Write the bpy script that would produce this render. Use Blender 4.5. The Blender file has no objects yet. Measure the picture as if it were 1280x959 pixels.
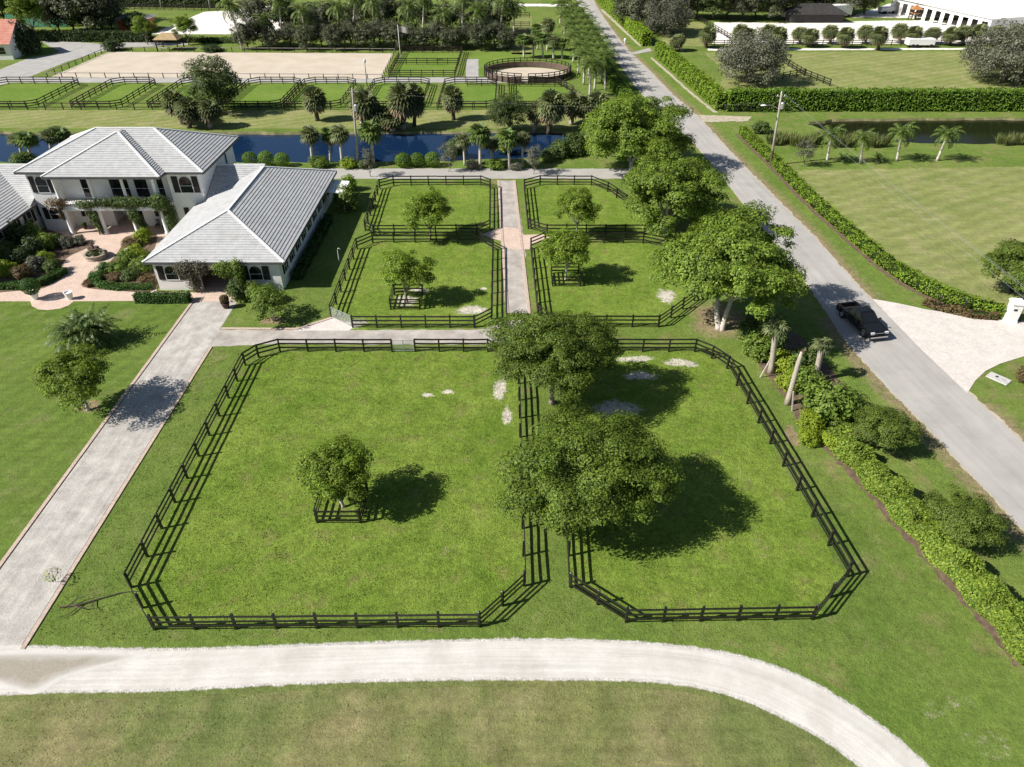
import bpy, bmesh, math, random
import numpy as np
from mathutils import Vector, Matrix
from mathutils.geometry import tessellate_polygon

C = bpy.context.scene.collection
R_ = math.radians
sin, cos, pi = math.sin, math.cos, math.pi

# ------------------------------------------------------------------ survey of the site
# Ground positions were measured on the photograph (1280 px wide) from a camera 36 m up.
FPX, PIT, CAMH = 887.0, R_(36.2), 36.0

def G(px, py, z=0.0):
    u = (px - 640) / FPX
    v = -(py - 479.5) / FPX
    dx, dy, dz = u, cos(PIT) + v * sin(PIT), -sin(PIT) + v * cos(PIT)
    t = (z - CAMH) / dz
    return (dx * t, dy * t)

def HT(px, py, Y):
    """height and x of the point seen at (px, py) standing at depth Y"""
    v = -(py - 479.5) / FPX
    dy, dz = cos(PIT) + v * sin(PIT), -sin(PIT) + v * cos(PIT)
    t = Y / dy
    return CAMH + dz * t, (px - 640) / FPX * t

def PPM(Y, z=0.0):
    """pixels per metre at depth Y"""
    return FPX / (Y * cos(PIT) + (CAMH - z) * sin(PIT))

# ------------------------------------------------------------------ materials
def new_mat(name):
    m = bpy.data.materials.new(name)
    m.use_nodes = True
    nt = m.node_tree
    nt.nodes.clear()
    out = nt.nodes.new('ShaderNodeOutputMaterial')
    return m, nt, out

def N(nt, t, **kw):
    n = nt.nodes.new(t)
    for k, v in kw.items():
        if k in n.inputs:
            n.inputs[k].default_value = v
        else:
            setattr(n, k, v)
    return n

def noise(nt, vec, scale, detail=3.0, rough=0.55):
    n = N(nt, 'ShaderNodeTexNoise')
    n.inputs['Scale'].default_value = scale
    n.inputs['Detail'].default_value = detail
    n.inputs['Roughness'].default_value = rough
    nt.links.new(vec, n.inputs['Vector'])
    return n.outputs['Fac']

def ramp(nt, fac, stops):
    r = nt.nodes.new('ShaderNodeValToRGB')
    e = r.color_ramp.elements
    while len(e) > 1:
        e.remove(e[-1])
    e[0].position, e[0].color = stops[0][0], stops[0][1]
    for p, c in stops[1:]:
        k = e.new(p)
        k.color = c
    nt.links.new(fac, r.inputs['Fac'])
    return r.outputs['Color']

def c4(c):
    return (c[0], c[1], c[2], 1.0)

def mixc(nt, fac, a, b, mode='MIX'):
    m = nt.nodes.new('ShaderNodeMix')
    m.data_type = 'RGBA'
    m.blend_type = mode
    if isinstance(fac, (int, float)):
        m.inputs[0].default_value = fac
    else:
        nt.links.new(fac, m.inputs[0])
    for s, i in ((a, 6), (b, 7)):
        if isinstance(s, tuple):
            m.inputs[i].default_value = c4(s)
        else:
            nt.links.new(s, m.inputs[i])
    return m.outputs[2]

def math_(nt, op, a, b=None, clamp=False):
    m = nt.nodes.new('ShaderNodeMath')
    m.operation = op
    m.use_clamp = clamp
    for i, s in enumerate((a, b)):
        if s is None:
            continue
        if isinstance(s, (int, float)):
            m.inputs[i].default_value = s
        else:
            nt.links.new(s, m.inputs[i])
    return m.outputs[0]

def pbsdf(nt, out, col, rough=0.9, spec=0.2, bump=None, bstr=0.5, bdist=0.05):
    p = nt.nodes.new('ShaderNodeBsdfPrincipled')
    if isinstance(col, tuple):
        p.inputs['Base Color'].default_value = c4(col)
    else:
        nt.links.new(col, p.inputs['Base Color'])
    p.inputs['Roughness'].default_value = rough
    p.inputs['Specular IOR Level'].default_value = spec
    if bump is not None:
        b = nt.nodes.new('ShaderNodeBump')
        b.inputs['Strength'].default_value = bstr
        b.inputs['Distance'].default_value = bdist
        nt.links.new(bump, b.inputs['Height'])
        nt.links.new(b.outputs['Normal'], p.inputs['Normal'])
    nt.links.new(p.outputs[0], out.inputs[0])
    return p

def pos(nt):
    return N(nt, 'ShaderNodeNewGeometry').outputs['Position']

def scaled(nt, vec, s, rotz=0.0):
    mp = nt.nodes.new('ShaderNodeMapping')
    mp.inputs['Scale'].default_value = s
    mp.inputs['Rotation'].default_value = (0, 0, rotz)
    nt.links.new(vec, mp.inputs['Vector'])
    return mp.outputs['Vector']

def grass_mat(name, a, b, dry, dry_lo=0.55, dry_hi=0.75, mow=None, mow_amt=0.16, fine=0.5, bstr=0.7, patch=0.12, attr=False):
    m, nt, out = new_mat(name)
    p = pos(nt)
    big = noise(nt, p, patch, 5, 0.6)
    col = ramp(nt, big, [(0.3, c4(a)), (0.68, c4(b))])
    d = noise(nt, p, patch * 2.7, 6, 0.65)
    if attr:
        at = N(nt, 'ShaderNodeAttribute', attribute_name='dry')
        d2 = noise(nt, p, 1.9, 8, 0.8)
        d = math_(nt, 'ADD', d2, math_(nt, 'SUBTRACT', at.outputs['Fac'], 0.62))
        dry_lo, dry_hi = 0.44, 0.62
    dm = ramp(nt, d, [(dry_lo, (0, 0, 0, 1)), (dry_hi, (1, 1, 1, 1))])
    col = mixc(nt, dm, col, dry)
    if mow is not None:
        ang, width = mow
        w = N(nt, 'ShaderNodeTexWave')
        w.inputs['Scale'].default_value = 1.0 / width * 0.314
        w.inputs['Distortion'].default_value = 1.2
        w.inputs['Detail'].default_value = 2.0
        w.inputs['Detail Scale'].default_value = 0.6
        nt.links.new(scaled(nt, p, (1, 1, 1), ang), w.inputs['Vector'])
        wv = math_(nt, 'MULTIPLY_ADD', w.outputs['Fac'], mow_amt)
        wv.node.inputs[2].default_value = 1.0 - mow_amt / 2
        streak = noise(nt, scaled(nt, p, (0.15, 2.2, 1), ang - pi / 2 if False else ang + pi / 2), 1.0, 4)
        sv = math_(nt, 'MULTIPLY_ADD', streak, 0.5)
        sv.node.inputs[2].default_value = 0.75
        mm = math_(nt, 'MULTIPLY', wv, sv)
        cmb = N(nt, 'ShaderNodeCombineColor')
        for i in range(3):
            nt.links.new(mm, cmb.inputs[i])
        col = mixc(nt, 1.0, col, cmb.outputs[0], 'MULTIPLY')
    f1 = noise(nt, p, 3.2, 5, 0.75)
    f2 = noise(nt, p, 1.1, 3, 0.6)
    fv = math_(nt, 'MULTIPLY_ADD', f1, fine * 2.2)
    fv.node.inputs[2].default_value = 1.0 - fine * 1.1
    fv2 = math_(nt, 'MULTIPLY_ADD', f2, fine * 1.4)
    fv2.node.inputs[2].default_value = 1.0 - fine * 0.7
    f3 = noise(nt, p, 11.0, 2, 0.6)
    fv3 = math_(nt, 'MULTIPLY_ADD', f3, fine * 1.7)
    fv3.node.inputs[2].default_value = 1.0 - fine * 0.85
    ff = math_(nt, 'MULTIPLY', math_(nt, 'MULTIPLY', fv, fv2), fv3)
    cmb = N(nt, 'ShaderNodeCombineColor')
    for i in range(3):
        nt.links.new(ff, cmb.inputs[i])
    col = mixc(nt, 1.0, col, cmb.outputs[0], 'MULTIPLY')
    hgt = noise(nt, p, 9.0, 4, 0.75)
    hsum = math_(nt, 'ADD', hgt, f1)
    pbsdf(nt, out, col, 0.95, 0.08, hsum, bstr, 0.09)
    return m

def rough_mat(name, a, b, scale=1.5, fine=20.0, rough=0.92, spec=0.15, bstr=0.3, contrast=0.22, stain=None, bdist=0.03, streak=None, lanes=None):
    m, nt, out = new_mat(name)
    p = pos(nt)
    n1 = noise(nt, p, scale, 5, 0.6)
    col = ramp(nt, n1, [(0.32, c4(a)), (0.68, c4(b))])
    n2 = noise(nt, p, fine, 3, 0.7)
    v = math_(nt, 'MULTIPLY_ADD', n2, contrast * 2)
    v.node.inputs[2].default_value = 1 - contrast
    cmb = N(nt, 'ShaderNodeCombineColor')
    for i in range(3):
        nt.links.new(v, cmb.inputs[i])
    col = mixc(nt, 1.0, col, cmb.outputs[0], 'MULTIPLY')
    if stain:
        sc, s = stain
        n3 = noise(nt, p, s, 6, 0.7)
        k = ramp(nt, n3, [(0.5, (0, 0, 0, 1)), (0.72, (1, 1, 1, 1))])
        col = mixc(nt, k, col, sc)
    if streak:
        n4 = noise(nt, scaled(nt, p, (streak[0], streak[1], 1)), 1.0, 5, 0.6)
        k = ramp(nt, n4, [(0.35, (0.86, 0.85, 0.84, 1)), (0.65, (1.04, 1.04, 1.04, 1))])
        col = mixc(nt, 1.0, col, k, 'MULTIPLY')
    if lanes:                             # wear that runs along the track
        at = N(nt, 'ShaderNodeAttribute', attribute_name='across')
        sx = N(nt, 'ShaderNodeSeparateXYZ')
        nt.links.new(p, sx.inputs[0])
        cx = N(nt, 'ShaderNodeCombineXYZ')
        nt.links.new(math_(nt, 'MULTIPLY', math_(nt, 'ADD', sx.outputs[0], sx.outputs[1]), 0.07), cx.inputs[0])
        nt.links.new(math_(nt, 'MULTIPLY', at.outputs['Fac'], lanes[0]), cx.inputs[1])
        n5 = noise(nt, cx.outputs[0], 1.0, 5, 0.65)
        d = lanes[1]
        k = ramp(nt, n5, [(0.33, (1 - d, 1 - d, 1 - d * 1.1, 1)), (0.66, (1.04, 1.04, 1.04, 1))])
        col = mixc(nt, 1.0, col, k, 'MULTIPLY')
    pbsdf(nt, out, col, rough, spec, n2, bstr, bdist)
    return m

def brick_mat(name, a, b, mortar, scale, rough=0.9):
    m, nt, out = new_mat(name)
    p = pos(nt)
    br = N(nt, 'ShaderNodeTexBrick')
    br.inputs['Color1'].default_value = c4(a)
    br.inputs['Color2'].default_value = c4(b)
    br.inputs['Mortar'].default_value = c4(mortar)
    br.inputs['Scale'].default_value = scale
    br.inputs['Mortar Size'].default_value = 0.025
    nt.links.new(p, br.inputs['Vector'])
    n = noise(nt, p, 0.8, 5, 0.65)
    n2 = noise(nt, p, 4.5, 3, 0.65)
    nn = math_(nt, 'ADD', n, n2)
    k = math_(nt, 'MULTIPLY_ADD', nn, 0.55)
    k.node.inputs[2].default_value = 0.45
    cmb = N(nt, 'ShaderNodeCombineColor')
    for i in range(3):
        nt.links.new(k, cmb.inputs[i])
    col = mixc(nt, 1.0, br.outputs['Color'], cmb.outputs[0], 'MULTIPLY')
    pbsdf(nt, out, col, rough, 0.15)
    return m

def leaf_mat(name, a, b, trans=0.3, tint=0.25, rough=0.55, spec=0.25):
    m, nt, out = new_mat(name)
    g = N(nt, 'ShaderNodeNewGeometry')
    oi = N(nt, 'ShaderNodeObjectInfo')
    col = ramp(nt, g.outputs['Random Per Island'], [(0.0, c4(a)), (1.0, c4(b))])
    n = noise(nt, N(nt, 'ShaderNodeTexCoord').outputs['Object'], 0.55, 2)
    k = math_(nt, 'MULTIPLY_ADD', n, 1.1)
    k.node.inputs[2].default_value = 0.45
    k2 = math_(nt, 'MULTIPLY_ADD', oi.outputs['Random'], tint)
    k2.node.inputs[2].default_value = 1 - tint / 2
    kk = math_(nt, 'MULTIPLY', k, k2)
    cmb = N(nt, 'ShaderNodeCombineColor')
    for i in range(3):
        nt.links.new(kk, cmb.inputs[i])
    col = mixc(nt, 1.0, col, cmb.outputs[0], 'MULTIPLY')
    p = nt.nodes.new('ShaderNodeBsdfPrincipled')
    nt.links.new(col, p.inputs['Base Color'])
    p.inputs['Roughness'].default_value = rough
    p.inputs['Specular IOR Level'].default_value = spec
    t = nt.nodes.new('ShaderNodeBsdfTranslucent')
    tc = mixc(nt, 1.0, col, (1.25, 1.15, 0.45), 'MULTIPLY')
    nt.links.new(tc, t.inputs['Color'])
    mx = nt.nodes.new('ShaderNodeMixShader')
    mx.inputs[0].default_value = trans
    nt.links.new(p.outputs[0], mx.inputs[1])
    nt.links.new(t.outputs[0], mx.inputs[2])
    nt.links.new(mx.outputs[0], out.inputs[0])
    return m

def plain_mat(name, col, rough=0.6, spec=0.4, var=0.12, scale=3.0, metal=0.0):
    m, nt, out = new_mat(name)
    tc = N(nt, 'ShaderNodeTexCoord').outputs['Object']
    n = noise(nt, tc, scale, 5, 0.6)
    c = ramp(nt, n, [(0.3, c4(tuple(x * (1 - var) for x in col))), (0.7, c4(tuple(min(1, x * (1 + var)) for x in col)))])
    p = pbsdf(nt, out, c, rough, spec)
    p.inputs['Metallic'].default_value = metal
    return m

M = {}
def build_materials():
    M['ground'] = grass_mat('verge_grass', (0.108, 0.176, 0.030), (0.172, 0.232, 0.052), (0.25, 0.21, 0.10), 0.50, 0.76, fine=0.55, bstr=0.9)
    M['verge_blend'] = grass_mat('verge_blend_grass', (0.108, 0.176, 0.030), (0.172, 0.232, 0.052), (0.27, 0.215, 0.125), 0.50, 0.76, fine=0.55, bstr=0.9, attr=True)
    M['verge_sand'] = grass_mat('verge_sand_grass', (0.108, 0.176, 0.030), (0.172, 0.232, 0.052), (0.40, 0.35, 0.27), 0.50, 0.76, fine=0.55, bstr=0.9, attr=True)
    M['lawn'] = grass_mat('lawn_grass', (0.096, 0.158, 0.026), (0.142, 0.200, 0.042), (0.19, 0.20, 0.08), 0.52, 0.8, mow=(R_(28), 1.6), mow_amt=0.12, fine=0.5)
    M['side'] = grass_mat('side_lawn_grass', (0.106, 0.170, 0.030), (0.164, 0.220, 0.050), (0.23, 0.215, 0.10), 0.54, 0.8, fine=0.55, bstr=0.9)
    M['paddock'] = grass_mat('paddock_grass', (0.120, 0.196, 0.025), (0.194, 0.266, 0.046), (0.22, 0.205, 0.075), 0.54, 0.78, fine=0.7, bstr=1.0, patch=0.2)
    M['paddock_sand'] = grass_mat('paddock_sand_grass', (0.120, 0.196, 0.025), (0.194, 0.266, 0.046), (0.60, 0.55, 0.47), 0.54, 0.78, fine=0.7, bstr=1.0, patch=0.2, attr=True)
    M['paddock_dirt'] = grass_mat('paddock_dirt_grass', (0.120, 0.196, 0.025), (0.194, 0.266, 0.046), (0.25, 0.19, 0.13), 0.54, 0.78, fine=0.7, bstr=1.0, patch=0.2, attr=True)
    M['field'] = grass_mat('dry_field_grass', (0.125, 0.168, 0.048), (0.205, 0.205, 0.080), (0.28, 0.235, 0.125), 0.46, 0.74, mow=(R_(-2), 3.0), mow_amt=0.14, fine=0.55, patch=0.07)
    M['verge_shell'] = grass_mat('verge_shell_grass', (0.108, 0.176, 0.030), (0.172, 0.232, 0.052), (0.56, 0.535, 0.50), 0.5, 0.76, fine=0.5, bstr=0.9, attr=True)
    M['field_shell'] = grass_mat('field_shell_grass', (0.125, 0.168, 0.048), (0.205, 0.205, 0.080), (0.56, 0.535, 0.50), 0.46, 0.74, fine=0.55, patch=0.07, attr=True)
    M['pasture'] = grass_mat('pasture_grass', (0.180, 0.215, 0.064), (0.255, 0.275, 0.100), (0.32, 0.30, 0.15), 0.48, 0.75, mow=(R_(62), 2.2), mow_amt=0.16, fine=0.45)
    M['bright'] = grass_mat('bright_grass', (0.115, 0.200, 0.030), (0.175, 0.250, 0.046), (0.23, 0.25, 0.09), 0.55, 0.8, fine=0.35)
    M['shell'] = rough_mat('white_shell_rock', (0.55, 0.527, 0.493), (0.67, 0.65, 0.617), 0.5, 16, contrast=0.18, stain=((0.51, 0.48, 0.44), 0.35), lanes=(11.0, 0.16))
    M['gravel'] = rough_mat('grey_gravel', (0.36, 0.342, 0.318), (0.52, 0.495, 0.462), 0.9, 10, contrast=0.5, bstr=0.8, stain=((0.60, 0.565, 0.52), 0.5), streak=(2.2, 0.10))
    M['gravel_warm'] = rough_mat('warm_gravel', (0.31, 0.285, 0.26), (0.47, 0.43, 0.395), 0.7, 11, contrast=0.4, bstr=0.6, stain=((0.53, 0.49, 0.45), 0.5))
    m, nt, out = new_mat('damp_shell_rock')
    p = pos(nt)
    at = N(nt, 'ShaderNodeAttribute', attribute_name='dry')
    n1 = noise(nt, p, 0.9, 6, 0.7)
    k = ramp(nt, math_(nt, 'ADD', n1, math_(nt, 'SUBTRACT', at.outputs['Fac'], 0.55)), [(0.32, (0, 0, 0, 1)), (1.15, (1, 1, 1, 1))])
    n2 = noise(nt, p, 14, 3, 0.7)
    base = ramp(nt, n1, [(0.32, (0.51, 0.488, 0.457, 1)), (0.68, (0.62, 0.60, 0.57, 1))])
    wet = ramp(nt, n2, [(0.3, (0.28, 0.25, 0.205, 1)), (0.7, (0.38, 0.345, 0.29, 1))])
    pbsdf(nt, out, mixc(nt, k, base, wet), 0.9, 0.15, n2, 0.3, 0.03)
    M['damp'] = m
    M['wet'] = rough_mat('damp_shell_rock', (0.23, 0.19, 0.145), (0.36, 0.31, 0.25), 0.6, 14, contrast=0.2)
    M['asphalt'] = rough_mat('worn_asphalt', (0.385, 0.370, 0.350), (0.435, 0.418, 0.395), 0.35, 25, contrast=0.12, bstr=0.2, stain=((0.345, 0.332, 0.315), 0.22), lanes=(7.0, 0.12))
    M['road_edge'] = rough_mat('sandy_road_edge', (0.34, 0.29, 0.20), (0.52, 0.47, 0.38), 1.5, 14, contrast=0.25)
    M['backroad'] = rough_mat('grey_lane', (0.33, 0.32, 0.31), (0.43, 0.42, 0.40), 0.5, 16, contrast=0.15)
    M['sand'] = rough_mat('arena_sand', (0.50, 0.43, 0.34), (0.58, 0.51, 0.42), 0.25, 12, contrast=0.1, bstr=0.3)
    M['white_sand'] = rough_mat('bleached_sand', (0.72, 0.67, 0.60), (0.84, 0.80, 0.74), 0.4, 12, contrast=0.12)
    M['bare'] = rough_mat('bare_sand', (0.42, 0.38, 0.31), (0.66, 0.62, 0.55), 1.6, 9, contrast=0.3)
    M['dirt'] = rough_mat('bare_dirt', (0.17, 0.135, 0.075), (0.27, 0.21, 0.13), 1.2, 9, contrast=0.3)
    M['mulch'] = rough_mat('red_mulch', (0.10, 0.070, 0.048), (0.20, 0.145, 0.105), 2.5, 18, contrast=0.45, bstr=0.8)
    M['bank'] = rough_mat('canal_bank', (0.10, 0.11, 0.04), (0.30, 0.27, 0.15), 0.5, 6, contrast=0.35)
    M['paver'] = brick_mat('pink_pavers', (0.56, 0.40, 0.32), (0.64, 0.51, 0.43), (0.50, 0.41, 0.35), 4.0)
    M['apron'] = brick_mat('pale_pavers', (0.60, 0.555, 0.515), (0.66, 0.612, 0.57), (0.53, 0.49, 0.455), 3.5)
    M['brick'] = brick_mat('brick_border', (0.40, 0.27, 0.21), (0.56, 0.46, 0.39), (0.52, 0.45, 0.39), 5.0)
    M['black'] = plain_mat('black_painted_wood', (0.018, 0.016, 0.015), 0.42, 0.5, 0.55, 4)
    M['farwood'] = plain_mat('weathered_brown_wood', (0.040, 0.030, 0.026), 0.8, 0.2, 0.3, 3)
    M['greywood'] = plain_mat('grey_rails', (0.30, 0.28, 0.26), 0.8, 0.2, 0.2, 3)
    M['galv'] = plain_mat('galvanised_steel', (0.50, 0.51, 0.52), 0.4, 0.5, 0.15, 4, 0.6)
    M['wall'] = plain_mat('white_stucco', (0.80, 0.79, 0.77), 0.9, 0.2, 0.035, 1.2)
    M['trim'] = plain_mat('white_trim', (0.78, 0.78, 0.77), 0.7, 0.3, 0.04, 2)
    M['fascia'] = plain_mat('dark_gutter', (0.09, 0.09, 0.095), 0.6, 0.4, 0.2, 2)
    M['tile'] = rough_mat('pale_grey_roof_tile', (0.40, 0.405, 0.41), (0.50, 0.505, 0.51), 1.6, 7, rough=0.75, contrast=0.18, bstr=0.1, stain=((0.385, 0.385, 0.38), 0.5))
    M['cap'] = rough_mat('white_ridge_cap', (0.66, 0.66, 0.66), (0.76, 0.76, 0.75), 0.9, 6, rough=0.8, contrast=0.12, bstr=0.1)
    M['redtile'] = rough_mat('terracotta_tile', (0.48, 0.20, 0.15), (0.60, 0.30, 0.24), 0.8, 5, contrast=0.15)
    M['shutter'] = plain_mat('black_brown_shutter', (0.022, 0.019, 0.018), 0.5, 0.4, 0.2, 5)
    M['glass'] = plain_mat('dark_window_glass', (0.012, 0.014, 0.017), 0.08, 0.5, 0.2, 1)
    M['bark'] = plain_mat('grey_bark', (0.24, 0.20, 0.165), 0.9, 0.15, 0.35, 5)
    M['palebark'] = plain_mat('pale_bark', (0.52, 0.48, 0.43), 0.85, 0.2, 0.25, 4)
    M['palmbark'] = plain_mat('palm_trunk_bark', (0.42, 0.37, 0.31), 0.9, 0.15, 0.35, 9)
    M['darkbark'] = plain_mat('dark_bark', (0.10, 0.08, 0.065), 0.9, 0.15, 0.35, 5)
    M['leaf_big'] = leaf_mat('broad_tree_leaf', (0.058, 0.124, 0.016), (0.275, 0.375, 0.052), 0.35)
    M['leaf_olive'] = leaf_mat('olive_tree_leaf', (0.038, 0.082, 0.011), (0.205, 0.285, 0.040), 0.35)
    M['leaf_feather'] = leaf_mat('feathery_leaf', (0.050, 0.096, 0.014), (0.175, 0.230, 0.038), 0.3)
    M['leaf_small'] = leaf_mat('young_tree_leaf', (0.064, 0.134, 0.014), (0.280, 0.380, 0.042), 0.35)
    M['leaf_dark'] = leaf_mat('dark_tree_leaf', (0.026, 0.049, 0.014), (0.072, 0.104, 0.032), 0.2)
    M['leaf_round'] = leaf_mat('round_tree_leaf', (0.040, 0.070, 0.018), (0.125, 0.165, 0.048), 0.25)
    M['leaf_grey'] = leaf_mat('grey_green_leaf', (0.085, 0.092, 0.062), (0.200, 0.205, 0.150), 0.2)
    M['leaf_belt'] = leaf_mat('belt_tree_leaf', (0.028, 0.040, 0.018), (0.135, 0.145, 0.080), 0.2)
    M['leaf_belt2'] = leaf_mat('grey_belt_leaf', (0.045, 0.055, 0.032), (0.170, 0.180, 0.110), 0.2)
    M['leaf_hedge'] = leaf_mat('hedge_leaf', (0.115, 0.225, 0.015), (0.290, 0.410, 0.040), 0.3)
    M['leaf_tall'] = leaf_mat('tall_hedge_leaf', (0.070, 0.155, 0.014), (0.190, 0.300, 0.034), 0.25)
    M['leaf_croton'] = leaf_mat('croton_leaf', (0.060, 0.125, 0.014), (0.270, 0.350, 0.050), 0.3)
    M['leaf_shrub'] = leaf_mat('shrub_leaf', (0.070, 0.135, 0.018), (0.230, 0.320, 0.055), 0.3)
    M['leaf_lime'] = leaf_mat('lime_shrub_leaf', (0.160, 0.246, 0.017), (0.334, 0.420, 0.043), 0.35)
    M['leaf_red'] = leaf_mat('reddish_leaf', (0.109, 0.065, 0.035), (0.189, 0.145, 0.065), 0.25)
    M['leaf_box'] = leaf_mat('boxwood_leaf', (0.032, 0.090, 0.014), (0.080, 0.167, 0.032), 0.2)
    M['leaf_vine'] = leaf_mat('vine_leaf', (0.050, 0.092, 0.022), (0.145, 0.205, 0.055), 0.25)
    M['leaf_bougain'] = leaf_mat('purple_vine_leaf', (0.050, 0.080, 0.030), (0.189, 0.138, 0.123), 0.25)
    M['leaf_palm'] = leaf_mat('palm_leaf', (0.058, 0.109, 0.023), (0.160, 0.225, 0.065), 0.2, rough=0.45)
    M['leaf_sabal'] = leaf_mat('fan_palm_leaf', (0.072, 0.102, 0.041), (0.203, 0.225, 0.102), 0.2, rough=0.5)
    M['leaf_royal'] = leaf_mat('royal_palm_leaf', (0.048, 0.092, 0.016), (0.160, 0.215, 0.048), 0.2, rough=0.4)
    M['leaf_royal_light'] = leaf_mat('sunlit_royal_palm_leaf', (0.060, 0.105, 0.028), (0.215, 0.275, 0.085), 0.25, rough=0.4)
    M['leaf_dead'] = leaf_mat('dead_frond', (0.203, 0.152, 0.094), (0.348, 0.268, 0.167), 0.15)
    M['reed'] = leaf_mat('reed_leaf', (0.12, 0.16, 0.05), (0.29, 0.31, 0.13), 0.3)
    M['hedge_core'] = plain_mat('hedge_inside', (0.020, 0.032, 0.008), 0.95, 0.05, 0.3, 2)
    M['carpaint'] = plain_mat('black_car_paint', (0.008, 0.008, 0.009), 0.18, 0.6, 0.1, 1)
    M['tyre'] = plain_mat('tyre_rubber', (0.015, 0.015, 0.015), 0.9, 0.2, 0.2, 8)
    M['chrome'] = plain_mat('chrome', (0.62, 0.63, 0.65), 0.18, 0.6, 0.05, 4, 1.0)
    M['lens'] = plain_mat('lamp_lens', (0.75, 0.76, 0.78), 0.15, 0.6, 0.05, 4)
    M['bedliner'] = plain_mat('bed_liner', (0.02, 0.02, 0.02), 0.85, 0.2, 0.2, 6)
    M['concrete'] = plain_mat('pale_concrete', (0.50, 0.49, 0.47), 0.9, 0.2, 0.15, 2)
    M['polewood'] = plain_mat('weathered_pole', (0.36, 0.33, 0.29), 0.9, 0.15, 0.25, 3)
    M['stone'] = plain_mat('fountain_stone', (0.33, 0.29, 0.23), 0.9, 0.2, 0.3, 4)
    M['whitepaint'] = plain_mat('white_paint', (0.80, 0.80, 0.79), 0.5, 0.4, 0.03, 2)
    M['tentcloth'] = plain_mat('white_tent_fabric', (0.80, 0.80, 0.80), 0.75, 0.3, 0.03, 0.2)
    M['thatch'] = plain_mat('tan_shingle', (0.44, 0.33, 0.19), 0.9, 0.15, 0.2, 2)
    M['orange'] = plain_mat('orange_paint', (0.42, 0.20, 0.09), 0.7, 0.3, 0.15, 2)
    M['redpaint'] = plain_mat('red_paint', (0.50, 0.10, 0.05), 0.6, 0.4, 0.1, 2)
    M['darkroof'] = plain_mat('dark_shed_roof', (0.055, 0.052, 0.05), 0.8, 0.2, 0.2, 1)
    M['screen'] = plain_mat('brown_board_wall', (0.13, 0.095, 0.08), 0.85, 0.15, 0.25, 2)
    M['greencloth'] = plain_mat('green_netting', (0.10, 0.30, 0.19), 0.8, 0.2, 0.2, 1)
    M['terracotta'] = plain_mat('terracotta_pot', (0.10, 0.05, 0.04), 0.8, 0.2, 0.2, 3)
    m, nt, out = new_mat('canal_water')
    p = pos(nt)
    n = noise(nt, p, 1.2, 3, 0.6)
    b = pbsdf(nt, out, (0.006, 0.022, 0.062), 0.05, 0.5, n, 0.05, 0.05)
    b.inputs['IOR'].default_value = 1.33
    M['water'] = m
    m, nt, out = new_mat('dark_canal_water')
    p = pos(nt)
    n = noise(nt, p, 1.2, 3, 0.6)
    b = pbsdf(nt, out, (0.012, 0.015, 0.006), 0.12, 0.12, n, 0.06, 0.05)
    b.inputs['IOR'].default_value = 1.33
    M['water_dark'] = m
build_materials()

# ------------------------------------------------------------------ object helpers
def tag(o, label=None, cat=None, group=None, kind=None):
    if label: o['label'] = label
    if cat: o['category'] = cat
    if group: o['group'] = group
    if kind: o['kind'] = kind
    return o

def empty(name, loc, label, cat, group=None, rz=0.0):
    o = bpy.data.objects.new(name, None)
    o.empty_display_size = 0.2
    C.objects.link(o)
    o.location = loc
    o.rotation_euler = (0, 0, rz)
    return tag(o, label, cat, group)

def link_mesh(name, me, parent=None, loc=(0, 0, 0)):
    o = bpy.data.objects.new(name, me)
    C.objects.link(o)
    o.location = loc
    if parent is not None:
        o.parent = parent
    return o

KIDS = {}
def kids(o):
    return list(o.children)

def copy_tree(root, loc, rz=0.0, scale=(1, 1, 1), label=None, group=None):
    def cp(o, parent):
        c = o.copy()
        C.objects.link(c)
        if parent is not None:
            c.parent = parent
        for ch in o.children:
            cp(ch, c)
        return c
    r = cp(root, None)
    r.location = loc
    r.rotation_euler = (0, 0, rz)
    r.scale = scale
    if label: r['label'] = label
    if group: r['group'] = group
    return r

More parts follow.
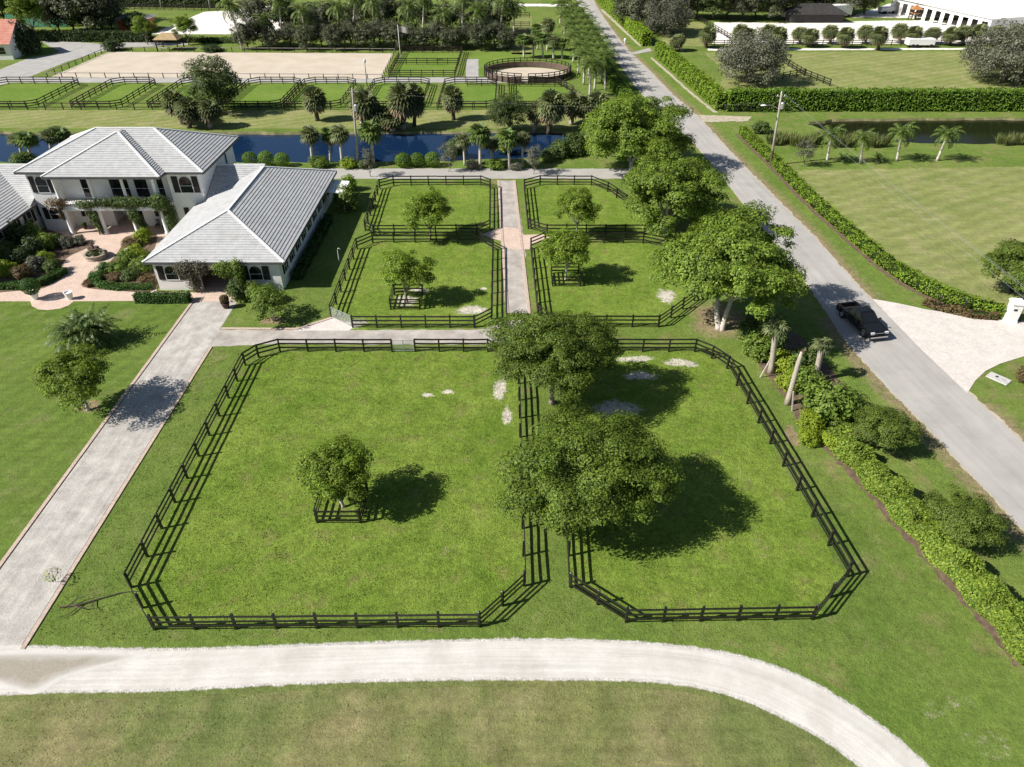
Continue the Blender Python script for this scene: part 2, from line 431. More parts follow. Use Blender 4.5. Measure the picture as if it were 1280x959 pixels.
class MB:
    def __init__(s):
        s.v, s.f = [], []
    def add(s, vs, fs):
        b = len(s.v)
        s.v += [tuple(p) for p in vs]
        s.f += [tuple(i + b for i in f) for f in fs]
        return s
    def hexa(s, p):                     # 8 points: bottom ring 0-3, top ring 4-7
        return s.add(p, [(0, 3, 2, 1), (4, 5, 6, 7), (0, 1, 5, 4), (1, 2, 6, 5), (2, 3, 7, 6), (3, 0, 4, 7)])
    def box(s, c, d, rz=0.0):
        hx, hy, hz = d[0] / 2, d[1] / 2, d[2] / 2
        ca, sa = cos(rz), sin(rz)
        q = []
        for z in (-hz, hz):
            for x, y in ((-hx, -hy), (hx, -hy), (hx, hy), (-hx, hy)):
                q.append((c[0] + x * ca - y * sa, c[1] + x * sa + y * ca, c[2] + z))
        return s.hexa(q)
    def bar(s, a, b, w, h):             # a beam from a to b, w across, h high
        a, b = Vector(a), Vector(b)
        d = (b - a).normalized()
        up = Vector((0, 0, 1)) if abs(d.z) < 0.95 else Vector((1, 0, 0))
        x = d.cross(up).normalized() * (w / 2)
        y = x.cross(d).normalized() * (h / 2)
        q = [a - x - y, a + x - y, b + x - y, b - x - y, a - x + y, a + x + y, b + x + y, b - x + y]
        return s.hexa(q)
    def tube(s, pts, rad, n=8, cap=True):
        pts = [Vector(p) for p in pts]
        b = len(s.v)
        m = len(pts)
        for i, p in enumerate(pts):
            d = (pts[min(i + 1, m - 1)] - pts[max(i - 1, 0)]).normalized()
            up = Vector((0, 0, 1)) if abs(d.z) < 0.9 else Vector((1, 0, 0))
            x = d.cross(up).normalized()
            y = x.cross(d).normalized()
            r = rad[i] if isinstance(rad, (list, tuple)) else rad
            for k in range(n):
                a = 2 * pi * k / n
                s.v.append(tuple(p + x * (r * cos(a)) + y * (r * sin(a))))
        for i in range(m - 1):
            for k in range(n):
                k2 = (k + 1) % n
                s.f.append((b + i * n + k, b + i * n + k2, b + (i + 1) * n + k2, b + (i + 1) * n + k))
        if cap:
            s.f.append(tuple(b + k for k in range(n))[::-1])
            s.f.append(tuple(b + (m - 1) * n + k for k in range(n)))
        return s
    def lathe(s, c, prof, n=20):
        b = len(s.v)
        for r, z in prof:
            for k in range(n):
                a = 2 * pi * k / n
                s.v.append((c[0] + r * cos(a), c[1] + r * sin(a), c[2] + z))
        for i in range(len(prof) - 1):
            for k in range(n):
                k2 = (k + 1) % n
                s.f.append((b + i * n + k, b + i * n + k2, b + (i + 1) * n + k2, b + (i + 1) * n + k))
        s.f.append(tuple(b + k for k in range(n))[::-1])
        s.f.append(tuple(b + (len(prof) - 1) * n + k for k in range(n)))
        return s
    def mesh(s, name, mat, smooth=False):
        me = bpy.data.meshes.new(name)
        me.from_pydata(s.v, [], s.f)
        me.materials.append(mat)
        if smooth:
            me.polygons.foreach_set('use_smooth', [True] * len(me.polygons))
        me.update()
        return me
    def build(s, name, mat, parent=None, loc=(0, 0, 0), smooth=False):
        return link_mesh(name, s.mesh(name, mat, smooth), parent, loc)

def quads_mesh(name, V, mat, k=4, extra=None):
    """V: (n, k, 3) array of loose k-gons"""
    n = V.shape[0]
    v = V.reshape(-1, 3)
    idx = np.arange(n * k, dtype=np.int32)
    starts = np.arange(0, n * k, k, dtype=np.int32)
    if extra is not None:
        ev, ef = extra
        base = len(v)
        v = np.concatenate([v, np.array(ev, dtype=float).reshape(-1, 3)])
        fl = [i + base for f in ef for i in f]
        st = []
        c = n * k
        for f in ef:
            st.append(c)
            c += len(f)
        idx = np.concatenate([idx, np.array(fl, dtype=np.int32)])
        starts = np.concatenate([starts, np.array(st, dtype=np.int32)])
    me = bpy.data.meshes.new(name)
    me.vertices.add(len(v))
    me.vertices.foreach_set('co', v.astype(np.float32).ravel())
    me.loops.add(len(idx))
    me.loops.foreach_set('vertex_index', idx)
    me.polygons.add(len(starts))
    me.polygons.foreach_set('loop_start', starts)
    me.materials.append(mat)
    me.update(calc_edges=True)
    me.validate()
    return me

def unit(a):
    return a / np.maximum(np.linalg.norm(a, axis=1, keepdims=True), 1e-9)

def leaves(rng, P, Nn, size, asp=0.55):
    n = len(P)
    Nn = unit(Nn)
    T = unit(np.cross(rng.normal(size=(n, 3)), Nn))
    B = np.cross(Nn, T)
    s = (size * (0.65 + 0.7 * rng.random(n)))[:, None]
    return np.stack([P - T * s * .5, P + B * s * asp * .5 + Nn * s * .08, P + T * s * .5, P - B * s * asp * .5 + Nn * s * .08], axis=1)

def sphere_dirs(rng, n):
    return unit(rng.normal(size=(n, 3)))

# ------------------------------------------------------------------ ground sheets
def resample(pts, step, jit, rng):
    out = []
    n = len(pts)
    for i in range(n):
        a, b = np.array(pts[i]), np.array(pts[(i + 1) % n])
        L = np.linalg.norm(b - a)
        k = max(1, int(L / step))
        nrm = np.array((-(b - a)[1], (b - a)[0])) / max(L, 1e-6)
        for j in range(k):
            p = a + (b - a) * j / k
            out.append(tuple(p + nrm * rng.normal() * jit))
    return out

def sheet(name, pts, z, mat, jit=0.0, step=0.6, seed=1, label=None, cat=None):
    rng = np.random.default_rng(seed)
    pts = [tuple(p) for p in pts]
    if jit > 0:
        pts = resample(pts, step, jit, rng)
    tris = tessellate_polygon([[Vector((p[0], p[1], 0)) for p in pts]])
    me = bpy.data.meshes.new(name)
    fs = []
    for t in tris:
        a, b, c = (pts[i] for i in t)
        cr = (b[0] - a[0]) * (c[1] - a[1]) - (b[1] - a[1]) * (c[0] - a[0])
        if abs(cr) < 1e-7: continue
        fs.append(tuple(t) if cr > 0 else tuple(t)[::-1])
    me.from_pydata([(p[0], p[1], z) for p in pts], [], fs)
    me.materials.append(mat)
    me.update()
    o = link_mesh(name, me)
    o['kind'] = 'structure'
    return o

def strip(name, A, B, z, mat, jit=0.0, step=0.4, seed=1):
    """a sheet between two lines that run side by side"""
    rng = np.random.default_rng(seed)
    def line(p):
        p = np.array(p, dtype=float)
        c = np.concatenate([[0], np.cumsum(np.linalg.norm(np.diff(p, axis=0), axis=1))])
        return p, c
    a, ca = line(A)
    b, cb = line(B)
    n = max(2, int(max(ca[-1], cb[-1]) / step))
    t = np.linspace(0, 1, n)
    P = np.stack([np.interp(t * ca[-1], ca, a[:, k]) for k in (0, 1)], 1)
    Q = np.stack([np.interp(t * cb[-1], cb, b[:, k]) for k in (0, 1)], 1)
    d = P - Q
    d /= np.maximum(np.linalg.norm(d, axis=1, keepdims=True), 1e-6)
    sm = lambda: np.convolve(rng.normal(size=n + 6), [.15, .3, .5, 1.0, .5, .3, .15], 'valid')[:n] * .55 + rng.normal(size=n) * .5
    P += d * (sm() * jit)[:, None]
    Q -= d * (sm() * jit)[:, None]
    vs = [(p[0], p[1], z) for p in P] + [(q[0], q[1], z) for q in Q]
    up = np.cross(P[1] - P[0], Q[0] - P[0]) > 0
    fs = [((i, i + 1, n + i + 1, n + i) if up else (i, n + i, n + i + 1, i + 1)) for i in range(n - 1)]
    me = bpy.data.meshes.new(name)
    me.from_pydata(vs, [], fs)
    ac = me.attributes.new('across', 'FLOAT', 'POINT')
    ac.data.foreach_set('value', [0.0] * n + [1.0] * n)
    me.materials.append(mat)
    me.update()
    o = link_mesh(name, me)
    o['kind'] = 'structure'
    return o

def px(*pts):
    return [G(*p) for p in pts]

def spline(pts, n=6, closed=False):
    out = []
    m = len(pts)
    rg = range(m) if closed else range(m - 1)
    for i in rg:
        g = lambda k: np.array(pts[k % m] if closed else pts[min(max(k, 0), m - 1)], dtype=float)
        p0, p1, p2, p3 = g(i - 1), g(i), g(i + 1), g(i + 2)
        for j in range(n):
            t = j / n
            out.append(tuple(0.5 * ((2 * p1) + (-p0 + p2) * t + (2 * p0 - 5 * p1 + 4 * p2 - p3) * t * t + (-p0 + 3 * p1 - 3 * p2 + p3) * t ** 3)))
    if not closed:
        out.append(tuple(pts[-1]))
    return out

def ribbon(pts, w0, w1=None):
    """polygon around a centre line"""
    L, Rr = [], []
    n = len(pts)
    for i in range(n):
        a, b = np.array(pts[max(i - 1, 0)]), np.array(pts[min(i + 1, n - 1)])
        d = (b - a) / np.linalg.norm(b - a)
        nr = np.array((-d[1], d[0]))
        w = w0
        L.append(tuple(np.array(pts[i]) + nr * w / 2))
        Rr.append(tuple(np.array(pts[i]) - nr * w / 2))
    return L + Rr[::-1]

def blob(c, rx, ry, seed, n=26, rough=0.25, rot=0.0):
    r = np.random.default_rng(seed)
    ph = r.random(5) * 6.28
    out = []
    for k in range(n):
        a = 2 * pi * k / n
        q = 1 + rough * (sin(2 * a + ph[0]) * .5 + sin(3 * a + ph[1]) * .5 + sin(5 * a + ph[2]) * .4 + sin(9 * a + ph[3]) * .3)
        x, y = rx * q * cos(a), ry * q * sin(a)
        out.append((c[0] + x * cos(rot) - y * sin(rot), c[1] + x * sin(rot) + y * cos(rot)))
    return out

# --- canals are real hollows in the ground sheet
canal_n = spline([(-340, 105.4), (-120, 105.3), (-60, 105.4), (-28, 105.3), (-5, 106.2), (5, 107.8), (11, 110.5)], 6)
canal_f = spline([(12.5, 113), (10, 118.5), (6, 121.0), (-10, 120.6), (-32, 120.2), (-60, 120.4), (-85, 120.1), (-130, 120.4), (-340, 120)], 6)
CAN = resample(canal_n + canal_f, 1.5, 0.22, np.random.default_rng(5))
rc = spline([(51.0, 125.6), (52.0, 121), (54.5, 115.8), (62, 114.6), (75, 114.0), (110, 113.6), (260, 113)], 6) + [(260, 128.6)] + spline([(200, 128.6), (90, 128.4), (70, 128.0), (56, 127.4)], 6)
RCAN = resample(rc, 1.5, 0.18, np.random.default_rng(6))

def ground_sheet():
    outer = [(-900, -120), (900, -120), (900, 1500), (-900, 1500)]
    loops = [[Vector((p[0], p[1], 0)) for p in l] for l in (outer, CAN, RCAN)]
    flat = [p for l in loops for p in l]
    tris = tessellate_polygon(loops)
    fs = []
    for t in tris:
        a, b, c = (flat[i] for i in t)
        cr = (b - a).cross(c - a).z
        if abs(cr) < 1e-7: continue
        fs.append(tuple(t) if cr > 0 else tuple(t)[::-1])
    me = bpy.data.meshes.new('ground')
    me.from_pydata([tuple(p) for p in flat], [], fs)
    me.materials.append(M['ground'])
    link_mesh('ground', me)['kind'] = 'structure'
ground_sheet()

def bank(name, loop, depth, run):
    cx = sum(p[0] for p in loop) / len(loop)
    vs, fs = [], []
    n = len(loop)
    area = sum(loop[i][0] * loop[(i + 1) % n][1] - loop[(i + 1) % n][0] * loop[i][1] for i in range(n))
    sg = 1 if area > 0 else -1
    for i in range(n):
        a, b = np.array(loop[i - 3]), np.array(loop[(i + 3) % n])
        d = (b - a) / max(np.linalg.norm(b - a), 1e-6)
        nr = np.array((-d[1], d[0])) * sg
        p = np.array(loop[i])
        vs += [(p[0], p[1], 0.0), (p[0] + nr[0] * run * .35, p[1] + nr[1] * run * .35, -depth * .55), (p[0] + nr[0] * run, p[1] + nr[1] * run, -depth)]
    for i in range(n):
        j = (i + 1) % n
        for k in (0, 1):
            f = (i * 3 + k, j * 3 + k, j * 3 + k + 1, i * 3 + k + 1)
            fs.append(f if sg < 0 else f[::-1])
    me = bpy.data.meshes.new(name)
    me.from_pydata(vs, [], fs)
    me.materials.append(M['bank'])
    link_mesh(name, me)['kind'] = 'structure'
bank('canal_bank', CAN, 1.2, 1.1)
bank('ditch_bank', RCAN, 1.2, 0.9)
sheet('canal_water', [(-345, 104), (15, 104), (15, 123), (-345, 123)], -0.38, M['water'])
sheet('ditch_water', [(48, 111), (262, 111), (262, 131), (48, 131)], -0.38, M['water_dark'])

# --- lawns
LX0, LX1 = -32.35, -28.0
sheet('lawn', [(-90, 22), (LX0, 22), (LX0, 63.0), (-36.5, 63.6), (-90, 63.6)], 0.006, M['lawn'])
sheet('side_lawn', [(LX1, 24.0), (-22, 23.4), (-10, 23.3), (3, 23.6), (13, 24.2), (23, 23.0), (24, 28), (21.5, 51), (18, 55), (-28, 55.0)], 0.006, M['side'], 0.15)
sheet('east_lawn', [(-27.8, 58.0), (-18, 58.2), (-19, 76), (-19, 97.8), (-28, 97.8)], 0.006, M['side'])
FR = [(-20.8, 24.9), (-1.9, 25.1), (0.75, 28.0), (0.55, 51.5), (-2.2, 54.1), (-21.2, 54.1), (-23.7, 51.9), (-23.45, 27.9)]
FRR = [(3.6, 27.9), (6.7, 25.4), (17.7, 25.6), (20.9, 28.7), (19.0, 51.4), (18.0, 53.0), (16.7, 54.1), (4.8, 54.1), (4.2, 50)]
sheet('paddock_grass', FR, 0.012, M['paddock'], 0.12)
sheet('paddock_grass', FRR, 0.012, M['paddock'], 0.12)
P3 = [(-15.3, 58.3), (-3.6, 58.3), (-2.0, 59.9), (-2.2, 75.3), (-3.9, 77.3), (-16.4, 77.3), (-17.9, 75.5), (-17.75, 60.2)]
P4 = [(-16.6, 79.4), (-4.2, 79.5), (-2.7, 81.0), (-3.0, 94.6), (-4.3, 95.8), (-16.4, 95.7), (-18.1, 94.4), (-17.8, 80.6)]
P5 = [(4.2, 79.5), (15.9, 79.5), (17.6, 82.0), (16.8, 84.4), (13.0, 93.4), (11.0, 95.8), (3.9, 95.9), (1.7, 94.4), (2.0, 81.2)]
P6 = [(2.6, 60.5), (4.0, 58.4), (14.1, 58.4), (18.6, 63.5), (18.2, 75.6), (15.4, 77.1), (3.9, 77.2), (2.2, 75.6)]
for P_ in (P3, P4, P5, P6):
    sheet('paddock_grass', P_, 0.012, M['paddock'], 0.12)
# dry field in front of the shell path
fld = px((-200, 873), (0, 868), (200, 863), (400, 853), (600, 849), (780, 850), (860, 857), (930, 875), (985, 900), (1030, 925), (1080, 962), (1122, 1005))
sheet('field', fld + [(19, 2), (-60, 2)], 0.006, M['field'], 0.0)
up = [(-50, 24.3), (-40, 24.2), (-33, 24.1)] + px((0, 807), (115, 811), (230, 812), (400, 806), (640, 800), (760, 802), (850, 808), (930, 822), (1000, 846), (1060, 880), (1110, 915), (1160, 959), (1205, 1005))
lo = px((1122, 1005), (1080, 962), (1030, 925), (985, 900), (930, 875), (860, 857), (780, 850), (600, 849), (400, 853), (200, 863), (0, 868)) + [(-33, 19.6), (-40, 19.2), (-50, 18.7)]
strip('shell_path', spline([(-60, 24.4)] + up, 6), spline([(-60, 18.2)] + lo[::-1], 6), 0.02, M['shell'], 0.05, 0.12, 3)
soft_patch_later = px((-60, 818), (0, 814), (60, 813), (190, 816), (130, 834), (80, 850), (45, 868), (15, 864), (-10, 856), (-60, 850))
# pasture across the road
sheet('pasture', px((985, 213), (1300, 208), (1700, 208), (1700, 420), (1290, 395), (1245, 384), (1110, 322), (1015, 240)), 0.006, M['pasture'], 0.2)
sheet('pasture', px((880, 66), (1285, 64), (1700, 64), (1700, 112), (1280, 112), (900, 112), (905, 90)), 0.006, M['pasture'], 0.2)
sheet('bank_grass', [(-345, 123), (-20, 122), (10, 122), (16, 124), (20, 133.2), (-345, 133.2)], 0.006, M['pasture'])

# --- roads and drives
sheet('driveway', [(LX0, 22.6), (LX1, 22.6), (LX1, 63.4), (LX0, 63.4)], 0.0165, M['gravel'], 0.0)
cross_path = [(-28.0, 54.9), (-23, 55.3), (-2.4, 55.3), (4, 55.2), (19.5, 55.3), (19.5, 57.0), (3.5, 57.6), (2.0, 59.6), (-0.6, 59.6), (-3, 57.9), (-15.5, 57.8), (-17.4, 60.0), (-20.6, 57.8), (-28.0, 57.9)]
sheet('path', cross_path[:4] + [(4, 57.2)] + cross_path[6:], 0.018, M['gravel_warm'], 0.05)
sheet('stone_pad', [(-20.8, 57.7), (-15.6, 57.7), (-15.3, 58.3), (-17.4, 60.1)], 0.024, M['apron'])
sheet('aisle', px((634, 392), (661.5, 392), (655, 300), (643, 226), (623, 226), (627, 300)), 0.022, M['gravel_warm'], 0.05)
sheet('aisle_crossing', px((600, 294), (628, 284), (648, 286), (655, 294), (676, 293), (690, 296), (663, 306), (662, 312), (636, 312), (628, 302)), 0.028, M['paver'])
for xa, xb in ((LX0 - 0.4, LX0), (LX1, LX1 + 0.4)):
    MB().box(((xa + xb) / 2, (23.6 + (63.2 if xa < -30 else 54.9)) / 2, 0.03), (0.26, (63.2 if xa < -30 else 54.9) - 23.6, 0.08)).build('brick_edging', M['brick'])['kind'] = 'structure'
MB().bar((-27.9, 58.1, 0.03), (-20.6, 58.0, 0.03), 0.3, 0.08).build('brick_edging', M['brick'])['kind'] = 'structure'
MB().bar((-20.7, 58.0, 0.035), (-17.4, 60.3, 0.035), 0.3, 0.08).build('brick_edging', M['brick'])['kind'] = 'structure'
for a, b in (((634, 392), (623, 226)), ((661.5, 392), (643, 226))):
    p, q = G(*a), G(*b)
    MB().bar((p[0], p[1], 0.03), (q[0], q[1], 0.03), 0.32, 0.08).build('brick_edging', M['brick'])['kind'] = 'structure'
sheet('north_road', [(-60, 98.3), (16, 98.3), (31, 97), (31, 103), (16, 102.4), (-60, 102.6)], 0.024, M['asphalt'], 0.04)
rl = [(38.0, 5), (35.8, 20)] + [G(*p) for p in ((1280, 664), (1170, 547), (1062, 432), (1004, 348), (935, 262), (869, 182), (805, 120), (781, 90), (759, 56), (736, 20))] + [(18.5, 300), (8, 420)]
rr = [(43.6, 5), (42.0, 20)] + [G(*p) for p in ((1280, 554), (1209, 490), (1087, 373), (1010, 289), (920, 198), (870, 144), (840, 118), (814, 91), (788, 66), (766, 39), (747, 11))] + [(26, 300), (16, 420)]
rl, rr = spline(rl, 5), spline(rr, 5)
strip('road', rl, rr, 0.03, M['asphalt'], 0.05, 0.5)
def edge_strip(line, off0, off1):
    n = len(line)
    A, B = [], []
    for i in range(n):
        a, b = np.array(line[max(i - 1, 0)]), np.array(line[min(i + 1, n - 1)])
        d = (b - a) / np.linalg.norm(b - a)
        nr = np.array((d[1], -d[0]))
        A.append(tuple(np.array(line[i]) + nr * off0))
        B.append(tuple(np.array(line[i]) + nr * off1))
    return A + B[::-1]
def offset(line, o):
    return edge_strip(line, o, o)[:len(line)]
strip('road_shoulder', offset(rl, -0.10), offset(rl, 0.2), 0.024, M['road_edge'], 0.07, 0.18, 8)
strip('road_shoulder', offset(rr, -0.2), offset(rr, 0.22), 0.024, M['road_edge'], 0.09, 0.18, 9)

def soft_strip(name, line, offs, z, mat, seed=1):
    """turf that dries out toward the tarmac: 'dry' runs 0..1 across the strip"""
    rows = [offset(line, o) for o, _ in offs]
    n, k = len(line), len(offs)
    vs = [(p[0], p[1], z) for r in rows for p in r]
    fs = []
    for j in range(k - 1):
        for i in range(n - 1):
            f = (j * n + i, j * n + i + 1, (j + 1) * n + i + 1, (j + 1) * n + i)
            a, b, c = (Vector(vs[q]) for q in f[:3])
            fs.append(f if (b - a).cross(c - a).z > 0 else f[::-1])
    me = bpy.data.meshes.new(name)
    me.from_pydata(vs, [], fs)
    at = me.attributes.new('dry', 'FLOAT', 'POINT')
    at.data.foreach_set('value', [d for (_, d) in offs for _ in range(n)])
    me.materials.append(mat)
    o = link_mesh(name, me)
    o['kind'] = 'structure'
    return o
_U = spline([(-60, 24.4)] + up, 6)
_L = spline([(-60, 18.2)] + lo[::-1], 6)
soft_strip('path_edge', [p for p in _U if p[0] > LX1 + .3], [(-.55, 0), (-.28, .34), (-.08, .66), (.04, .9), (.08, .9)], .0235, M['verge_shell'])
soft_strip('path_edge', _L, [(-.08, .9), (-.04, .9), (.08, .66), (.25, .34), (.45, 0)], .0235, M['field_shell'])
def fine_line(l, n=4):
    return spline(l, n)
soft_strip('dry_verge', fine_line([p for p in rr if p[1] > 60]), [(0.15, .80), (0.8, .68), (2.0, .52), (3.6, 0)], 0.014, M['verge_blend'])
soft_strip('dry_verge', fine_line([p for p in rl if p[1] < 62]), [(-3.4, 0), (-2.2, .45), (-1.0, .68), (-0.05, .75)], 0.014, M['verge_blend'])
soft_strip('dry_verge', fine_line([p for p in rr if p[1] < 47]), [(0.15, .8), (0.7, .7), (2.2, .5), (4.0, 0)], 0.014, M['verge_blend'])
apron = px((1090, 374), (1120, 379), (1157, 387), (1226, 398), (1255, 400), (1290, 418), (1400, 470), (1400, 500)) + px((1400, 440), (1279, 446), (1235, 463), (1219, 475), (1209, 494), (1125, 414))
apron = px((1090, 374), (1120, 379), (1157, 387), (1226, 398), (1255, 400), (1330, 404), (1420, 408), (1420, 438), (1340, 440), (1279, 446), (1250, 455), (1232, 464), (1219, 476), (1209, 492), (1150, 436))
sheet('driveway_apron', apron, 0.036, M['apron'])
# side driveways off the far road
sheet('side_drive', px((872, 144), (940, 146), (935, 152), (880, 153)), 0.036, M['road_edge'], 0.1)
sheet('side_drive', px((782, 68), (812, 60), (815, 64), (795, 68)), 0.036, M['asphalt'])
sheet('far_lane', [(-118, 153.2), (8, 153.2), (8, 157.6), (-118, 157.6)], 0.014, M['backroad'], 0.1)
sheet('far_lane', px((582, 103), (598, 103), (598, 74), (583, 74)), 0.018, M['backroad'], 0.05)
sheet('left_road', px((-60, 125), (-60, 108), (0, 87), (35, 73), (62, 69), (75, 65), (50, 51.5), (100, 53), (140, 56), (158, 53), (235, 53), (235, 56), (150, 60), (125, 65), (85, 77), (40, 95), (0, 107)), 0.018, M['backroad'], 0.1)
sheet('arena_sand', px((62, 97), (476, 99), (492, 67), (136, 65)), 0.02, M['sand'], 0.05)
pc = (3.3, 159.6)
sheet('pen_sand', [(pc[0] + 8.6 * cos(a), pc[1] + 6.9 * sin(a)) for a in np.linspace(0, 2 * pi, 48, endpoint=False)], 0.02, M['sand'])
sheet('sand_lot', px((188, 43), (255, 15), (290, 13), (330, 8), (370, 6), (345, 43)), 0.02, M['white_sand'], 0.1)
sheet('sand_lot', px((890, 55), (1285, 55), (1500, 55), (1500, 24), (1100, 26), (1000, 29), (893, 28)), 0.02, M['white_sand'], 0.2)
sheet('sand_lot', px((1060, 22), (1500, 24), (1500, 2), (1120, 2)), 0.02, M['white_sand'], 0.2)
sheet('sand_track', px((885, 63.5), (1290, 62), (1290, 60), (885, 61)), 0.02, M['white_sand'], 0.15)
sheet('far_field', px((100, 10), (360, 8), (360, -3), (100, -3)), 0.01, M['pasture'], 0.2)
sheet('far_field', px((640, 68), (665, 68), (665, 20), (640, 20)), 0.01, M['pasture'], 0.2)
sheet('far_lane', px((600, 7), (740, 9), (745, 6), (600, 4)), 0.016, M['white_sand'], 0.2)
sheet('far_field', px((828, 58), (888, 58), (880, 28), (828, 28)), 0.012, M['pasture'], 0.2)
# far paddocks of clipped grass
FPAD = [(-104, -87.0), (-80.3, -71.6), (-66.3, -54.5), (-52.8, -42.4), (-41.6, -31.4), (-27.6, -16.6), (-13.4, -3.1), (-0.5, 11.6)]
for a, b in FPAD:
    sheet('far_paddock_grass', [(a, 133.8), (b, 133.8), (b, 152.4), (a, 152.4)], 0.012, M['bright'])
sheet('far_paddock_grass', [(-25.5, 158.4), (-12.0, 158.4), (-12.0, 181.5), (-25.5, 181.5)], 0.012, M['bright'])
sheet('far_paddock_grass', [(-9.2, 158), (15, 158), (15, 182), (-9.2, 182)], 0.010, M['bright'])
# courtyard and garden beds
court = px((-60, 364), (0, 364), (0, 300), (50, 288), (95, 285), (215, 285), (200, 330), (196, 364), (243, 366), (255, 356), (297, 356), (295, 377), (240, 377.5), (170, 376.5), (92, 377)) + px((86, 382), (75, 386), (60, 388), (48, 387), (40, 383), (38, 377)) + px((0, 377), (-60, 377))
sheet('courtyard_paving', court, 0.024, M['paver'])
BEDL = spline(px((-40, 361), (-40, 300), (10, 300), (45, 285), (75, 292), (113, 305), (112, 309), (85, 322), (77, 335), (82, 343), (62, 357), (40, 362)), 4, True)
BEDR = spline(px((104, 359), (110, 348), (125, 337), (140, 325), (152, 308), (158, 296), (195, 292), (192, 320), (195, 362), (150, 364)), 4, True)
sheet('garden_bed', BEDL, 0.034, M['mulch'])
sheet('garden_bed', BEDR, 0.034, M['mulch'])
hl = spline(px((1040, 552), (1085, 598), (1140, 660), (1200, 725), (1250, 780), (1290, 830)), 5)
sheet('mulch_bed', edge_strip(hl, -0.5, 1.12), 0.018, M['mulch'], 0.12, 0.3)
sheet('mulch_bed', spline(px((935, 430), (960, 415), (1000, 420), (1045, 470), (1080, 520), (1060, 560), (1010, 545), (985, 505), (955, 465)), 4, True), 0.018, M['mulch'], 0.1)
hr = spline(px((927, 168), (965, 204), (1010, 250), (1070, 303), (1112, 338), (1150, 362), (1200, 384), (1250, 396)), 5)
sheet('mulch_bed', edge_strip(hr, 0.2, 1.15), 0.018, M['mulch'], 0.1, 0.3)
# bare patches worn into the turf: the turf thins out from the middle of each patch
def soft_patch(name, c, rx, ry, z, mat, seed, top=1.05, poly=None):
    rim = poly or blob(c, rx, ry, seed, 30, .16)
    m = len(rim)
    cx, cy = (c if not poly else (sum(p[0] for p in rim) / m, sum(p[1] for p in rim) / m))
    vs, at = [(cx, cy, z)], [top]
    for t, v in ((.35, top * .92), (.7, top * .62), (1.0, 0.0)):
        for p in rim:
            vs.append((cx + (p[0] - cx) * t, cy + (p[1] - cy) * t, z)); at.append(v)
    fs = []
    area = sum(rim[i][0] * rim[(i + 1) % m][1] - rim[(i + 1) % m][0] * rim[i][1] for i in range(m))
    for i in range(m):
        k = (i + 1) % m
        q = [(0, 1 + i, 1 + k)] + [(1 + r * m + i, 1 + (r + 1) * m + i, 1 + (r + 1) * m + k, 1 + r * m + k) for r in (0, 1)]
        fs += q if area > 0 else [f[::-1] for f in q]
    me = bpy.data.meshes.new(name)
    me.from_pydata(vs, [], fs)
    a = me.attributes.new('dry', 'FLOAT', 'POINT')
    a.data.foreach_set('value', at)
    me.materials.append(mat)
    o = link_mesh(name, me)
    o['kind'] = 'structure'
    return o
for i, (a, rx, ry, mt, z) in enumerate([((590, 388), 2.3, 1.5, 'paddock_sand', .017), ((833, 370), 1.6, 2.1, 'paddock_sand', .017), ((795, 449), 2.8, .8, 'paddock_sand', .017), ((850, 454), 2.3, 1.0, 'paddock_sand', .0172),
        ((625, 487), .9, 2.3, 'paddock_sand', .017), ((634, 520), .6, 1.9, 'paddock_sand', .0172), ((770, 512), 2.8, 2.0, 'paddock_sand', .017), ((560, 490), .9, .45, 'paddock_sand', .017), ((534, 494), .8, .45, 'paddock_sand', .0172),
        ((524, 363), 1.6, .8, 'paddock_sand', .017), ((604, 361), .7, .4, 'paddock_sand', .017), ((440, 405), 2.2, 1.3, 'paddock_sand', .017), ((800, 470), 2.6, .9, 'paddock_sand', .0174), ((508, 376), 1.9, 1.7, 'paddock_sand', .0172),
        ((395, 575), 1.6, 1.2, 'paddock_dirt', .017), ((428, 634), 2.0, 1.9, 'paddock_dirt', .0174), ((706, 350), 1.9, 1.8, 'paddock_dirt', .017), ((545, 292), 5.0, 1.0, 'paddock_dirt', .017), ((740, 292), 5.5, 1.0, 'paddock_dirt', .017), ((930, 600), 1.2, 3.2, 'paddock_dirt', .017), ((560, 690), 1.6, 1.2, 'paddock_dirt', .017),
        ((900, 400), 4.6, 4.8, 'verge_blend', .010), ((111, 508), 1.5, 1.2, 'verge_blend', .010), ((990, 545), .9, 1.9, 'verge_blend', .010), ((341, 401), 1.8, 1.3, 'verge_blend', .010), ((1195, 895), 3.6, 2.2, 'verge_sand', .010), ((1235, 930), 2.4, 1.6, 'verge_sand', .0104), ((950, 680), 1.4, 2.6, 'paddock_dirt', .0176)]):
    soft_patch('worn_patch', G(*a), rx * 1.15, ry * 1.15, z, M[mt], 30 + i, {'paddock_sand': .80, 'paddock_dirt': .60, 'verge_blend': .85, 'verge_sand': .58}[mt])
soft_patch('damp_patch', (0, 0), 1, 1, .026, M['damp'], 3, 1.25, spline(soft_patch_later, 4, True))

